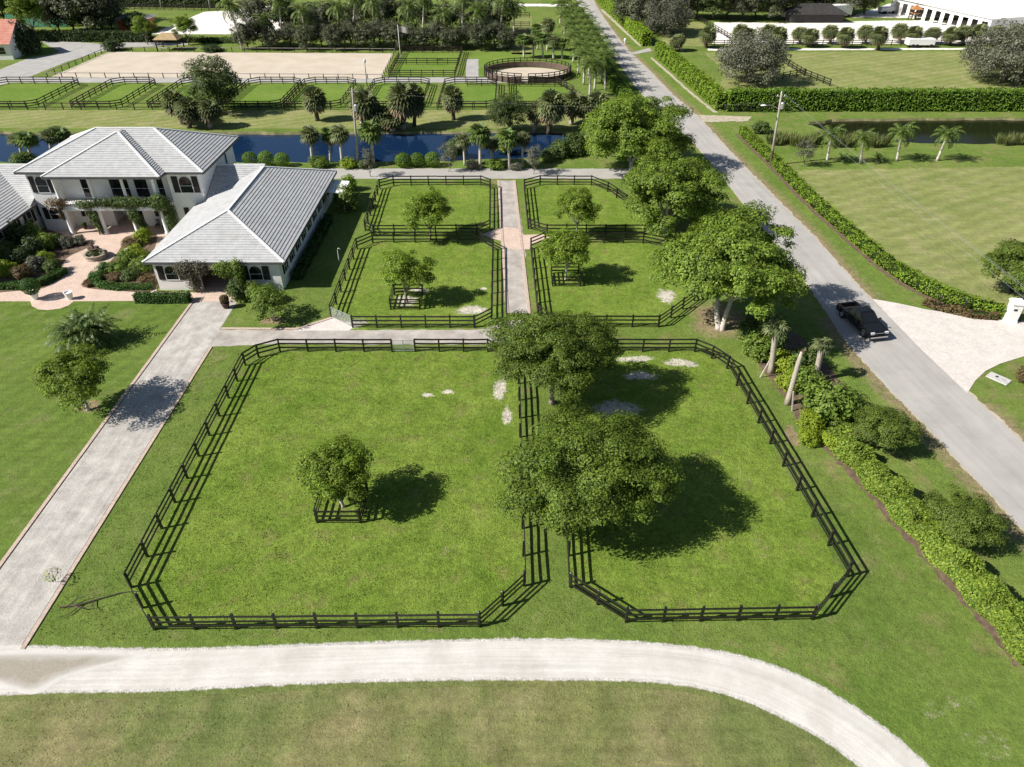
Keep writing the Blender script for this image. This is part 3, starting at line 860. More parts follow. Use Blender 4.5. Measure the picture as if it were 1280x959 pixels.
# blades standing in the turf near the camera
def inside(poly, X, Y):
    c = np.zeros(len(X), bool)
    n = len(poly)
    for i in range(n):
        x1, y1 = poly[i]; x2, y2 = poly[(i + 1) % n]
        k = ((y1 > Y) != (y2 > Y)) & (X < (x2 - x1) * (Y - y1) / (y2 - y1 + 1e-12) + x1)
        c ^= k
    return c
def grass(name, label, poly, dens, h, mat, seed, holes=()):
    rng = np.random.default_rng(seed)
    xs, ys = [p[0] for p in poly], [p[1] for p in poly]
    n = int((max(xs) - min(xs)) * (max(ys) - min(ys)) * dens)
    X = rng.uniform(min(xs), max(xs), n); Y = rng.uniform(min(ys), max(ys), n)
    k = inside(poly, X, Y)
    for q in holes: k &= ~inside(q, X, Y)
    cl = np.sin(X * 1.9 + 3 * np.sin(Y * .8)) + np.sin(Y * 2.3 + 2 * np.sin(X * 1.1)) + rng.normal(size=n) * .9
    k &= cl > -.4
    X, Y = X[k], Y[k]
    n = len(X)
    a = rng.random(n) * 6.283
    hh = h * (.4 + .9 * rng.random(n))
    ln = hh * (.5 + .8 * rng.random(n))
    w = .022 + .02 * rng.random(n)
    b = rng.random(n) * 6.283
    P = np.stack([X, Y, np.full(n, .004)], 1)
    D = np.stack([np.cos(a) * w, np.sin(a) * w, np.zeros(n)], 1)
    T = P + np.stack([np.cos(b) * ln, np.sin(b) * ln, hh], 1)
    V = np.stack([P - D, P + D, T], 1)
    o = link_mesh(name, quads_mesh(name, V, mat, 3))
    o['kind'] = 'stuff'; o['label'] = label; o['category'] = 'grass'
grass('grass', 'short tufted grass of the largest front paddock', FR, 60, .075, M['paddock'], 1)
grass('grass', 'short tufted grass of the front paddock beside the croton hedge', FRR, 60, .075, M['paddock'], 2)
grass('grass', 'mown grass around the outside of the front paddock fences', [(LX1 + .5, 24.6), (-22, 24.0), (-10, 24.2), (3, 24.4), (13, 24.4), (23, 20.5), (26.5, 24), (22.5, 40), (21, 50), (18, 54.5), (-27.4, 54.5)], 36, .065, M['side'], 3, (FR, FRR))
grass('grass', 'dry grass of the field in front of the white shell path', [(p[0], p[1] - .4) for p in fld[1:]] + [(19, 12), (-30, 12)], 24, .05, M['field'], 4)

# ------------------------------------------------------------------ trees and plants
def crown_cloud(rng, R, Rz, zc, nc, nl, cr, lsize, flat=0.6, low=-0.45, asp=0.55, lob=0.16, hollow=0.72, tips=0.32):
    ph = rng.random(4) * 6.28
    k = np.arange(nc) + .5
    n2 = int(nc * .65)                       # a thinner inner layer keeps the crown from being a shell
    k = np.concatenate([k, rng.random(n2) * nc])
    z = 1 - (1 - low) * k / nc
    az = k * 2.39996 + rng.normal(size=len(k)) * .35
    rr = np.sqrt(np.maximum(0, 1 - z * z))
    d = np.stack([rr * np.cos(az), rr * np.sin(az), z + rng.normal(size=len(k)) * .08], 1)
    th = np.arctan2(d[:, 1], d[:, 0])
    f = 1 + lob * (np.sin(2 * th + ph[0]) * .6 + np.sin(3 * th + ph[1]) * .6 + np.sin(5 * th + ph[2]) * .4)
    r = (hollow + (1 - hollow) * rng.random(len(d)) ** 0.5) * f
    r[nc:] *= .35 + .4 * rng.random(n2)
    cc = d * r[:, None] * np.array([R, R, Rz]) + np.array([0, 0, zc])
    P, Nn = [], []
    for c, dd in zip(cc, d):
        rad = cr * (0.45 + 1.0 * rng.random() ** 1.3)
        k = max(12, int(nl * (rad / cr) ** 2))
        u = sphere_dirs(rng, k)
        u[:, 2] = np.where(u[:, 2] < -.35, -u[:, 2], u[:, 2])
        q = rng.random(k)[:, None] ** 0.30
        wob = 1 + .22 * np.sin(u[:, :1] * 5 + c[0] * 3) * np.sin(u[:, 1:2] * 5 + c[1] * 3)
        q = q * wob
        p = u * q * rad * np.array([1, 1, flat])
        P.append(c + p)
        Nn.append(u * 0.8 + dd * 0.3 + np.array([0, 0, 0.45]) + rng.normal(size=(k, 3)) * tips)
    return cc, leaves(rng, np.concatenate(P), np.concatenate(Nn), lsize, asp)

def make_tree(name, label, cat, seed, R, Rz, zc, nc, nl, cr, lsize, leafm, bark, tr=0.22, group=None, limbs=9, multi=1, **kw):
    rng = np.random.default_rng(seed)
    root = empty(name, (0, 0, 0), label, cat, group)
    cc, V = crown_cloud(rng, R, Rz, zc, nc, nl, cr, lsize, **kw)
    m = MB()
    fork = max(0.25 * zc, zc - Rz * 1.15) if multi == 1 else .5 * zc
    for t in range(multi):
        o = np.array([cos(t * 2.3), sin(t * 2.3), 0]) * (tr * 1.1 if multi > 1 else 0)
        bend = rng.normal(size=3) * 0.12
        top = np.array([o[0] * 2.6 + bend[0], o[1] * 2.6 + bend[1], fork])
        m.tube([o * 0.6 + np.array([0, 0, -0.1]), o * .8 + np.array([0, 0, 0.25]), (o + top) / 2 + bend * .5, top], [tr * 1.5, tr * 1.08, tr * .9, tr * .75], 8)
        pick = rng.choice(len(cc), min(limbs, len(cc)), replace=False)
        for i in pick:
            e = cc[i]
            mid = top * .5 + e * .5 + np.array([0, 0, -0.08 * R]) + rng.normal(size=3) * .08 * R
            m.tube([top - np.array([0, 0, .1]), top * .7 + mid * .3, mid, e], [tr * .6, tr * .45, tr * .3, tr * .08], 6)
    m.build('trunk', M[bark], root, smooth=True)
    link_mesh('crown', quads_mesh('crown', V, M[leafm]), root)
    return root

def frond(rng, base, az, el, L, droop, nl, ll, lw, side=0.0):
    """feather frond: list of quads"""
    out = []
    h = np.array([cos(az), sin(az), 0.0])
    sd = np.array([-sin(az), cos(az), 0.0])
    p = np.array(base, dtype=float)
    e = el
    st = L / nl
    for i in range(nl):
        t = (i + .5) / nl
        dirv = h * cos(e) + np.array([0, 0, 1.0]) * sin(e)
        q = p + dirv * st
        upv = np.cross(dirv, sd) * -1
        w = st * 0.16
        out.append([p - sd * w * .4, p + sd * w * .4, q + sd * w * .4, q - sd * w * .4])
        l = ll * (0.35 + 0.65 * sin(pi * min(1, t * 0.9 + 0.12)))
        for s in (-1, 1):
            b = p + dirv * st * (0.3 + .4 * rng.random())
            tip = b + sd * s * l * .82 + dirv * l * .42 + np.array([0, 0, -1.0]) * l * (.28 + .25 * rng.random())
            mid = (b * .5 + tip * .5) + upv * l * .09
            wv = dirv * lw
            out.append([b - wv * .5, mid - wv * .7, tip, mid + wv * .7])
        p = q
        e -= droop / nl * (0.5 + t)
    return out

def make_feather_palm(name, label, seed, h, r, nf, L, leafm, bark, lean=(0, 0), group=None, droop=1.5, elmin=-0.5, elmax=1.35, nl=12, ll=0.55, lw=0.07, shaft=None, cat='palm tree'):
    rng = np.random.default_rng(seed)
    root = empty(name, (0, 0, 0), label, cat, group)
    tx, ty = lean
    pts, rad = [], []
    for i in range(9):
        t = i / 8
        pts.append((tx * t ** 1.5, ty * t ** 1.5, -0.1 + (h + .1) * t))
        rad.append(r * (1.25 - .45 * t + (.18 * sin(pi * t) if h > 4 else 0)))
    MB().tube(pts, rad, 9).build('trunk', M[bark], root, smooth=True)
    top = np.array([tx, ty, h])
    if shaft:
        MB().tube([top - np.array([0, 0, .05]), top + np.array([0, 0, shaft * .6]), top + np.array([0, 0, shaft])], [r * .95, r * .8, r * .35], 8).build('crownshaft', M['leaf_royal'], root, smooth=True)
        top = top + np.array([0, 0, shaft * .85])
    Q = []
    for k in range(nf):
        az = k * 2.399 + rng.random() * .3
        el = elmin + (elmax - elmin) * ((k + .5) / nf) ** 0.9 + rng.normal() * .08
        Q += frond(rng, top, az, el, L * (.85 + .25 * rng.random()), droop * (.8 + .4 * rng.random()), nl, ll, lw)
    link_mesh('crown', quads_mesh('crown', np.array(Q), M[leafm]), root)
    return root

def make_fan_palm(name, label, seed, h, r, R, nf, leafm, lean=(0, 0), group=None, dead=10, bark='palmbark', blades=9, cat='palm tree'):
    rng = np.random.default_rng(seed)
    root = empty(name, (0, 0, 0), label, cat, group)
    tx, ty = lean
    pts = [(tx * t ** 1.3, ty * t ** 1.3, -0.1 + (h + .1) * t) for t in np.linspace(0, 1, 7)]
    MB().tube(pts, [r * 1.3, r * 1.05, r, r, r, r * 1.05, r * .8], 9).build('trunk', M[bark], root, smooth=True)
    top = np.array([tx, ty, h])
    def fans(n, zlo, zhi, size):
        Q = []
        for k in range(n):
            zz = zlo + (zhi - zlo) * (k + rng.random()) / n
            az = k * 2.399 + rng.random() * .5
            rr = math.sqrt(max(0, 1 - min(1, zz * zz)))
            d = np.array([cos(az) * rr, sin(az) * rr, zz])
            c = top + d * size * .42 * (.8 + .4 * rng.random())
            sd = np.array([-sin(az), cos(az), 0])
            # the fan opens away from the stem and its tips fall
            fw = d * .9 + np.array([0, 0, -.25])
            fw /= np.linalg.norm(fw)
            nn = np.cross(sd, fw)
            l = size * .62
            Q.append([top - sd * .02, top + sd * .02, c + sd * .02, c - sd * .02])
            for b in range(blades):
                a = (b / (blades - 1) - .5) * 3.6
                bd = fw * cos(a) + sd * sin(a)
                bd = bd - nn * (-.0) + np.array([0, 0, -.18 * rng.random() - .12])
                wv = np.cross(nn, bd)
                w = l * .12
                tip = c + bd * l * (.85 + .3 * rng.random()) + np.array([0, 0, -l * .18])
                md = c + bd * l * .55
                Q.append([c, md - wv * w, tip, md + wv * w])
        return np.array(Q)
    link_mesh('crown', quads_mesh('crown', fans(nf, -.55, 1.0, R), M[leafm]), root)
    if dead:
        link_mesh('dead_fronds', quads_mesh('dead_fronds', fans(dead, -.98, -.5, R * .95), M['leaf_dead']), root)
    return root

def make_bush(name, label, seed, R, Rz, nc, nl, leafm, lsize=0.16, cr=0.35, group=None, cat='shrub', low=-0.2, stem='bark', core=True):
    rng = np.random.default_rng(seed)
    root = empty(name, (0, 0, 0), label, cat, group)
    zc = Rz * 0.75
    cc, V = crown_cloud(rng, R * .86, Rz * .86, zc, nc, nl, cr * R, lsize, flat=.85, low=-.75, hollow=.7, lob=.10)
    extra = None
    link_mesh('foliage', quads_mesh('foliage', V, M[leafm]), root)
    m = MB()
    for i in range(5):
        a = i * 1.26
        m.tube([(0.06 * cos(a), 0.06 * sin(a), -0.05), (R * .25 * cos(a), R * .25 * sin(a), zc * .7), (R * .5 * cos(a), R * .5 * sin(a), zc * 1.2)], [.035, .028, .012], 5)
    m.build('stems', M[stem], root)
    return root

def hedge(name, label, path, w, h, leafm, dens=60, lsize=0.2, seed=1, group=None, rough=0.10, z0=0.0, cat='hedge', core=(.40, .86)):
    """a clipped hedge along a ground line: leaves over a twiggy dark core, one mesh"""
    rng = np.random.default_rng(seed)
    P, Nn = [], []
    pts = [np.array(p, dtype=float) for p in path]
    ev, ef = [], []
    n = len(pts)
    nrm = []
    for i in range(n):
        d = pts[min(i + 1, n - 1)] - pts[max(i - 1, 0)]
        d /= np.linalg.norm(d)
        nrm.append(np.array((d[1], -d[0])))
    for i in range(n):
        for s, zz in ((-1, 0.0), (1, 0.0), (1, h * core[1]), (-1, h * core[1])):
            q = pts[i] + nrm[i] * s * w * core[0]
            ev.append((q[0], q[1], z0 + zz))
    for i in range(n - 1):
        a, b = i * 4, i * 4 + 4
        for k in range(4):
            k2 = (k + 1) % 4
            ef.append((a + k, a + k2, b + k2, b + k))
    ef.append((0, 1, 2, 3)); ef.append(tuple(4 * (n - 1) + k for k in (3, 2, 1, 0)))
    for i in range(n - 1):
        a, b = pts[i], pts[i + 1]
        L = np.linalg.norm(b - a)
        d3 = np.array([*((b - a) / L), 0])
        n3 = np.array([*nrm[i], 0])
        for face in ('t', 'r', 'l') + (('s',) if i == 0 else ()) + (('e',) if i == n - 2 else ()):
            ar = {'t': L * w, 'r': L * h, 'l': L * h, 's': w * h, 'e': w * h}[face]
            k = max(3, int(ar * dens))
            u, v = rng.random(k), rng.random(k)
            off = np.abs(rng.normal(size=k)) * rough
            o3 = np.array([a[0], a[1], z0])
            if face == 't':
                p = o3 + d3 * (u * L)[:, None] + n3 * ((v - .5) * w)[:, None]
                p[:, 2] += h - off * .8
                nn = np.tile([0, 0, 1.0], (k, 1))
            elif face in 'rl':
                s = 1 if face == 'r' else -1
                p = o3 + d3 * (u * L)[:, None] + n3 * (s * (w / 2 - off))[:, None]
                p[:, 2] += v * h
                nn = np.tile(n3 * s + np.array([0, 0, .5]), (k, 1))
            else:
                s = -1 if face == 's' else 1
                q = o3 if face == 's' else o3 + d3 * L
                p = q + n3 * ((u - .5) * w)[:, None] + d3 * (s * (0.1 - off))[:, None]
                p[:, 2] += v * h
                nn = np.tile(d3 * s + np.array([0, 0, .5]), (k, 1))
            wob = 0.7 * rough * (np.sin(p[:, 0] * 2.1 + p[:, 1] * 1.3) + np.sin(p[:, 1] * 2.9 - p[:, 0] * .7) + .6 * np.sin(p[:, 0] * 5.3 + 1) * np.sin(p[:, 1] * 4.7))
            p[:, 2] += wob * (p[:, 2] / h)
            p += n3 * (0.8 * rough * np.sin(p[:, 0] * 1.7 + p[:, 1] * 2.3 + p[:, 2] * 2))[:, None]
            P.append(p)
            Nn.append(nn + rng.normal(size=(k, 3)) * .55)
    V = leaves(rng, np.concatenate(P), np.concatenate(Nn), lsize, .6)
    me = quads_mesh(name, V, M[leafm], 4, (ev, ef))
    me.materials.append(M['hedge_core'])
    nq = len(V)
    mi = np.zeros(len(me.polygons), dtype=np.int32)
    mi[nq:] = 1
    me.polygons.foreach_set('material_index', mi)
    o = link_mesh(name, me)
    return tag(o, label, cat, group)

# ------------------------------------------------------------------ fences
POSTS = {}
def post_mesh(h, w, mat):
    k = (round(h, 2), round(w, 3), mat)
    if k not in POSTS:
        b = w / 2
        m = MB().box((0, 0, (h - .03 - .1) / 2), (w, w, h - .03 + .1))
        t = h - .03
        m.add([(-b, -b, t), (b, -b, t), (b, b, t), (-b, b, t), (-b * .5, -b * .5, h), (b * .5, -b * .5, h), (b * .5, b * .5, h), (-b * .5, b * .5, h)],
              [(4, 5, 6, 7), (0, 1, 5, 4), (1, 2, 6, 5), (2, 3, 7, 6), (3, 0, 4, 7)])
        POSTS[k] = m.mesh('post', M[mat])
    return POSTS[k]

def fence(name, label, runs, h=1.42, sp=2.44, rails=(0.42, 0.84, 1.27), rw=0.15, pw=0.14, mat='black', group=None, cat='fence', side=1, closed=False, railmat=None, sep=True, seed=0, boards=False):
    rng = random.Random(seed)
    if isinstance(runs[0][0], (int, float)):
        runs = [runs]
    o0 = runs[0][0]
    root = empty(name, (o0[0], o0[1], 0), label, cat, group)
    ox, oy = o0
    pm = post_mesh(h, pw, mat)
    allposts = MB()
    rm = MB()
    for run in runs:
        run = list(run) + ([run[0]] if closed else [])
        for i in range(len(run) - 1):
            a, b = Vector((*run[i], 0)), Vector((*run[i + 1], 0))
            L = (b - a).length
            d = (b - a).normalized()
            nr = Vector((d.y, -d.x, 0)) * side
            ang = math.atan2(d.y, d.x)
            k = max(1, round(L / sp))
            for j in range(k + (1 if i == len(run) - 2 and not closed else 0)):
                p = a + (b - a) * (j / k)
                hh = 1 + rng.uniform(-.012, .012)
                if sep:
                    q = link_mesh('post', pm, root, (p.x - ox, p.y - oy, 0))
                    q.rotation_euler = (rng.uniform(-.012, .012), rng.uniform(-.012, .012), ang)
                    q.scale = (1, 1, hh)
                else:
                    allposts.box((p.x - ox, p.y - oy, h / 2 - .05), (pw, pw, h + .1), ang)
            for z in rails:
                m = MB() if sep else rm
                e = nr * (pw / 2 + .022)
                ov = d * (pw * .35)
                dz = rng.uniform(-.008, .008)
                A = a + e - ov - Vector((ox, oy, 0)) + Vector((0, 0, z + dz))
                B = b + e + ov - Vector((ox, oy, 0)) + Vector((0, 0, z - dz))
                m.bar(A, B, 0.04, rw)
                if sep and not boards:
                    m.build('rail', M[railmat or mat], root)
                elif sep:                  # boards two panels long, butted at the posts, none quite level
                    nb = max(1, round(k / 2))
                    for q in range(nb):
                        a2, b2 = A.lerp(B, q / nb), A.lerp(B, (q + 1) / nb)
                        g = d * .006
                        md = a2.lerp(b2, .5) + Vector((0, 0, rng.uniform(-.03, .004)))
                        j1, j2 = Vector((0, 0, rng.uniform(-.018, .018))), Vector((0, 0, rng.uniform(-.018, .018)))
                        mb = MB()
                        mb.bar(a2 + g + j1, md, 0.04, rw).bar(md, b2 - g + j2, 0.04, rw)
                        mb.build('rail', M[mat], root)
    if not sep:
        allposts.build('posts', M[mat], root)
        rm.build('rails', M[railmat or mat], root)
    return root

GP = 'black board fences around the paddocks'
fence('paddock_fence', 'black board fence round the largest grass paddock in front, with clipped corners', [[(-10.95, 54.1), (-21.2, 54.1), (-22.9, 53.2), (-23.7, 51.9), (-23.45, 27.9), (-20.8, 24.9), (-1.9, 25.1), (0.75, 28.0), (0.55, 51.5), (-2.2, 54.1), (-8.85, 54.1)]], group=GP, seed=1, boards=True)
fence('paddock_fence', 'black board fence round the front paddock beside the croton hedge', [FRR], group=GP, seed=2, boards=True, closed=True)
fence('paddock_fence', 'black board fence round the small paddock beside the pale stone pad', [[P3[0]] + P3[1:]], group=GP, seed=3, boards=True)
fence('paddock_fence', 'black board fence round the small paddock by the canal road on the house side', [P4 + [P4[0]]], group=GP, seed=4, boards=True)
fence('paddock_fence', 'black board fence round the small paddock by the canal road on the public road side', [P5 + [P5[0]]], group=GP, seed=5, boards=True)
fence('paddock_fence', 'black board fence round the small paddock with the sandy patch under the roadside trees', [P6 + [P6[0]]], group=GP, seed=6, boards=True)

def gate(label, a, b, mat='galv', h=1.25):
    a, b = Vector((*a, 0)), Vector((*b, 0))
    g = empty('gate', (a.x, a.y, 0), label, 'gate')
    L = (b - a).length
    d = (b - a).normalized()
    mid = L / 2
    for s0, s1 in ((0.08, mid - .02), (mid + .02, L - .08)):
        fr = MB()
        p = lambda s, z: tuple(d * s + Vector((0, 0, z)))
        fr.tube([p(s0, .15), p(s0, h)], .028, 7).tube([p(s1, .15), p(s1, h)], .028, 7)
        fr.tube([p(s0, h), p(s1, h)], .028, 7).tube([p(s0, .15), p(s1, .15)], .028, 7)
        leaf = fr.build('gate_leaf', M[mat], g)
        w = MB()
        for k in range(1, 7):
            w.tube([p(s0, .15 + k * .155), p(s1, .15 + k * .155)], .010, 5)
        for k in range(1, 9):
            s = s0 + (s1 - s0) * k / 9
            w.tube([p(s, .15), p(s, h)], .008, 5)
        w.build('wire_mesh', M[mat], leaf)
    return g
gate('grey wire double gate in the back rail of the largest front paddock', (-10.95, 54.1), (-8.85, 54.1))
gate('grey wire gate closing the paddock corner at the pale stone pad', (-17.7, 60.1), (-15.4, 58.4))

def cage(label, c, s=3.0, rz=0.0, group='square tree guards'):
    h = s / 2
    q = [(-h, -h), (h, -h), (h, h), (-h, h)]
    q = [(c[0] + x * cos(rz) - y * sin(rz), c[1] + x * sin(rz) + y * cos(rz)) for x, y in q]
    fence('tree_guard', label, [q], h=1.3, sp=3.0, rails=(.35, .75, 1.17), group=group, closed=True, cat='tree guard', side=1, seed=int(abs(c[0]) * 10))
cA, cB, cC = G(429, 634), G(509, 378), G(707, 350)
cage('square black board guard round the lone tree in the largest paddock', cA, 2.9)
cage('square black board guard round the tree nearest the white stable wing', cB, 2.9)
cage('square black board guard round the tree beside the gravel aisle, roadside paddock', cC, 2.9)

# far fences
GF = 'brown board fences of the far paddocks'
ordn = ['first', 'second', 'third', 'fourth', 'fifth', 'sixth', 'seventh', 'eighth', 'ninth', 'tenth', 'eleventh', 'twelfth', 'thirteenth', 'fourteenth', 'fifteenth', 'sixteenth', 'seventeenth', 'eighteenth', 'nineteenth', 'twentieth']
for i, (a, b) in enumerate(FPAD):
    q = [(a, 134.2), (b - 1.6, 134.2), (b, 135.4), (b, 150.6), (b - 1.8, 152.2), (a + 1.8, 152.2), (a, 150.6)]
    if i == len(FPAD) - 1:
        q = [(a, 134.2), (b - 1.0, 134.2), (b + .4, 136), (b + .2, 145), (b - 2.8, 152.2), (a + .5, 152.2), (a, 150.6)]
    fence('paddock_fence', 'dark board fence of the %s paddock from the red roofed house along the canal' % ordn[i], [q], group=GF, mat='farwood', closed=True, h=1.4, pw=.13, seed=20 + i)
fence('canal_bank_fence', 'dark board fence running the length of the far canal bank', [(-104, 133.3), (15.5, 133.3)], mat='farwood', h=1.35, sp=3.2, seed=40, rails=(.5, 1.2), rw=.11, cat='fence')
fence('arena_fence', 'low grey rail fence round the wide sand riding arena', [px((60, 97), (478, 99), (494, 66.5), (135, 64.5))], mat='farwood', railmat='greywood', h=1.05, sp=3.0, rails=(.95,), rw=.12, closed=True, seed=41)
fence('paddock_fence', 'dark board fence round the two lawn pens between arena and round pen', [[(-25.8, 158.2), (-12.0, 158.2), (-11.8, 181.6), (-25.8, 181.6)], [(-25.8, 169.5), (-12, 169.5)]], mat='farwood', seed=42, closed=False, group=GF)
fence('paddock_fence', 'dark board fence down the side of the lawn pens by the flagpole', [[(-25.8, 158.2), (-25.8, 181.6)]], mat='farwood', seed=43, group=GF, side=-1)
fence('lane_fence', 'dark board fence between the grey lane and the round pen', [px((584, 108), (620, 107.5)), px((635, 108), (708, 109))], mat='farwood', seed=44)
fence('pasture_fence', 'black board fence slanting across the far pasture behind the tall hedge', [px((975, 77), (995, 89), (1005, 95), (1037, 108)), px((978, 99), (995, 96), (1006, 95))], mat='black', seed=45)
fence('pasture_fence', 'black board fence beside the white sand lot above the grey bush', [px((855, 18), (880, 30), (905, 45), (915, 52)), px((880, 58), (1285, 57))], mat='black', seed=46)
fence('hedge_foot_fence', 'dark rail fence at the foot of the tall clipped hedge', [px((905, 140), (985, 141))], mat='black', seed=47, h=1.2, rails=(.6, 1.1))
fence('far_field_fence', 'dark rail fence along the bright field beyond the white sand lot', [px((150, 12), (290, 14)), px((150, 5), (280, 5))], mat='farwood', seed=48, h=1.8, rails=(.4, .8, 1.2, 1.6))
fence('far_lane_fence', 'dark board fences of the narrow pens behind the palm row', [px((640, 34), (662, 34)), px((640, 22), (662, 22)), px((640, 44), (662, 44))], mat='farwood', seed=49)

# round pen
def round_pen():
    rx, ry, h = 9.0, 7.3, 2.0
    root = empty('round_pen', (pc[0], pc[1], 0), 'brown boarded round training pen with posts, sand inside', 'round pen')
    n = 40
    wall, cap = MB(), MB()
    for k in range(n):
        a, b = 2 * pi * k / n, 2 * pi * (k + 1) / n
        if k in (29,):
            continue
        p = (rx * cos(a), ry * sin(a), .0)
        q = (rx * cos(b), ry * sin(b), .0)
        wall.bar((p[0], p[1], .62), (q[0], q[1], .62), .05, 1.1)
        for z in (1.42, 1.9):
            cap.bar((p[0], p[1], z), (q[0], q[1], z), .07, .14)
    wall.build('board_wall', M['screen'], root)
    cap.build('top_rails', M['farwood'], root)
    pm = post_mesh(h, .15, 'farwood')
    for k in range(n):
        a = 2 * pi * k / n
        o = link_mesh('post', pm, root, ((rx + .12) * cos(a), (ry + .12) * sin(a), 0))
        o.rotation_euler[2] = a
round_pen()

# ------------------------------------------------------------------ the villa
def roof_plane(m, e0, e1, t1, t0, d=0.36, lift=0.05):
    """tile courses between the eave e0-e1 and the top t0-t1, each course lapping the one below"""
    e0, e1, t1, t0 = (Vector(p) for p in (e0, e1, t1, t0))
    nrm = (e1 - e0).cross(((t0 + t1) / 2 - e0))
    nrm.normalize()
    if nrm.z < 0: nrm = -nrm
    H_ = (((t0 + t1) / 2) - ((e0 + e1) / 2)).length
    n = max(2, round(H_ / d))
    for i in range(n):
        a, b = i / n, (i + 1) / n
        l0, r0 = e0.lerp(t0, a), e1.lerp(t1, a)
        l1, r1 = e0.lerp(t0, b), e1.lerp(t1, b)
        up = nrm * lift
        lo = nrm * 0.004
        vs = [l0 + up, r0 + up, r1 + lo, l1 + lo, l0 - nrm * .02, r0 - nrm * .02]
        m.add(vs, [(0, 1, 2, 3), (4, 5, 1, 0)])
    return m

def arch_panel(m, w, h, rise, y=0.0, n=12, z0=0.0, cx=0.0):
    """flat arched outline in the xz plane"""
    vs = [(cx - w / 2, y, z0), (cx + w / 2, y, z0), (cx + w / 2, y, z0 + h - rise)]
    for k in range(1, n):
        a = pi * k / n
        vs.append((cx + w / 2 * cos(a), y, z0 + h - rise + rise * sin(a)))
    vs.append((cx - w / 2, y, z0 + h - rise))
    m.add(vs, [tuple(range(len(vs)))])

def window(parent, x, y, z, w, h, rz=0.0, arch=True, shutters=True, sw=None, name='window'):
    """a window set on a wall facing -y before rotation"""
    fr = MB()
    rise = w / 2 if arch else 0.001
    t = 0.07
    n = 12 if arch else 2
    ring = []
    def outline(ww, hh, rs, zz):
        o = [(-ww / 2, zz), (ww / 2, zz), (ww / 2, zz + hh - rs)]
        if arch:
            for k in range(1, n):
                a = pi * k / n
                o.append((ww / 2 * cos(a), zz + hh - rs + rs * sin(a)))
        o.append((-ww / 2, zz + hh - rs))
        return o
    ou = outline(w + 2 * t, h + 2 * t, rise + (t if arch else 0), -t)
    inn = outline(w, h, rise, 0)
    k = len(ou)
    vs = [(p[0], -.06, p[1]) for p in ou] + [(p[0], -.06, p[1]) for p in inn] + [(p[0], .0, p[1]) for p in ou] + [(p[0], -.02, p[1]) for p in inn]
    fs = []
    for i in range(k):
        j = (i + 1) % k
        fs += [(i, j, k + j, k + i), (2 * k + i, 2 * k + j, j, i), (k + i, k + j, 3 * k + j, 3 * k + i)]
    fr.add(vs, fs)
    fr.box((0, -.045, h * .42), (w * .98, .03, .035))
    o = fr.build(name, M['trim'], parent, (x, y, z))
    o.rotation_euler[2] = rz
    g = MB()
    g.add([(p[0], -.03, p[1]) for p in inn], [tuple(range(k))])
    g.build('pane', M['glass'], o)
    if shutters:
        sw = sw or w * .55
        for s in (-1, 1):
            sm = MB()
            cx = s * (w / 2 + t + .03 + sw / 2)
            sm.box((cx, -.035, h / 2), (sw, .05, h))
            for q in range(int(h / .12)):
                sm.box((cx, -.066, .08 + q * .12), (sw * .8, .02, .07))
            sm.build('shutter', M['shutter'], o)
    return o

def cap_line(m, a, b, w=.24, h=.12):
    m.bar(a, b, w, h)

def wall_run(m, a, b, z0, z1, th, holes=()):
    """vertical wall from a to b with rectangular openings (u0,u1,h0,h1)"""
    a, b = Vector((*a, 0)), Vector((*b, 0))
    L = (b - a).length
    d = (b - a) / L
    ang = math.atan2(d.y, d.x)
    def seg(u0, u1, h0, h1):
        if u1 - u0 < .01 or h1 - h0 < .01: return
        c = a + d * ((u0 + u1) / 2)
        m.box((c.x, c.y, (h0 + h1) / 2), (u1 - u0, th, h1 - h0), ang)
    u = 0
    for (u0, u1, h0, h1) in sorted(holes):
        seg(u, u0, z0, z1)
        seg(u0, u1, z0, h0)
        seg(u0, u1, h1, z1)
        u = u1
    seg(u, L, z0, z1)

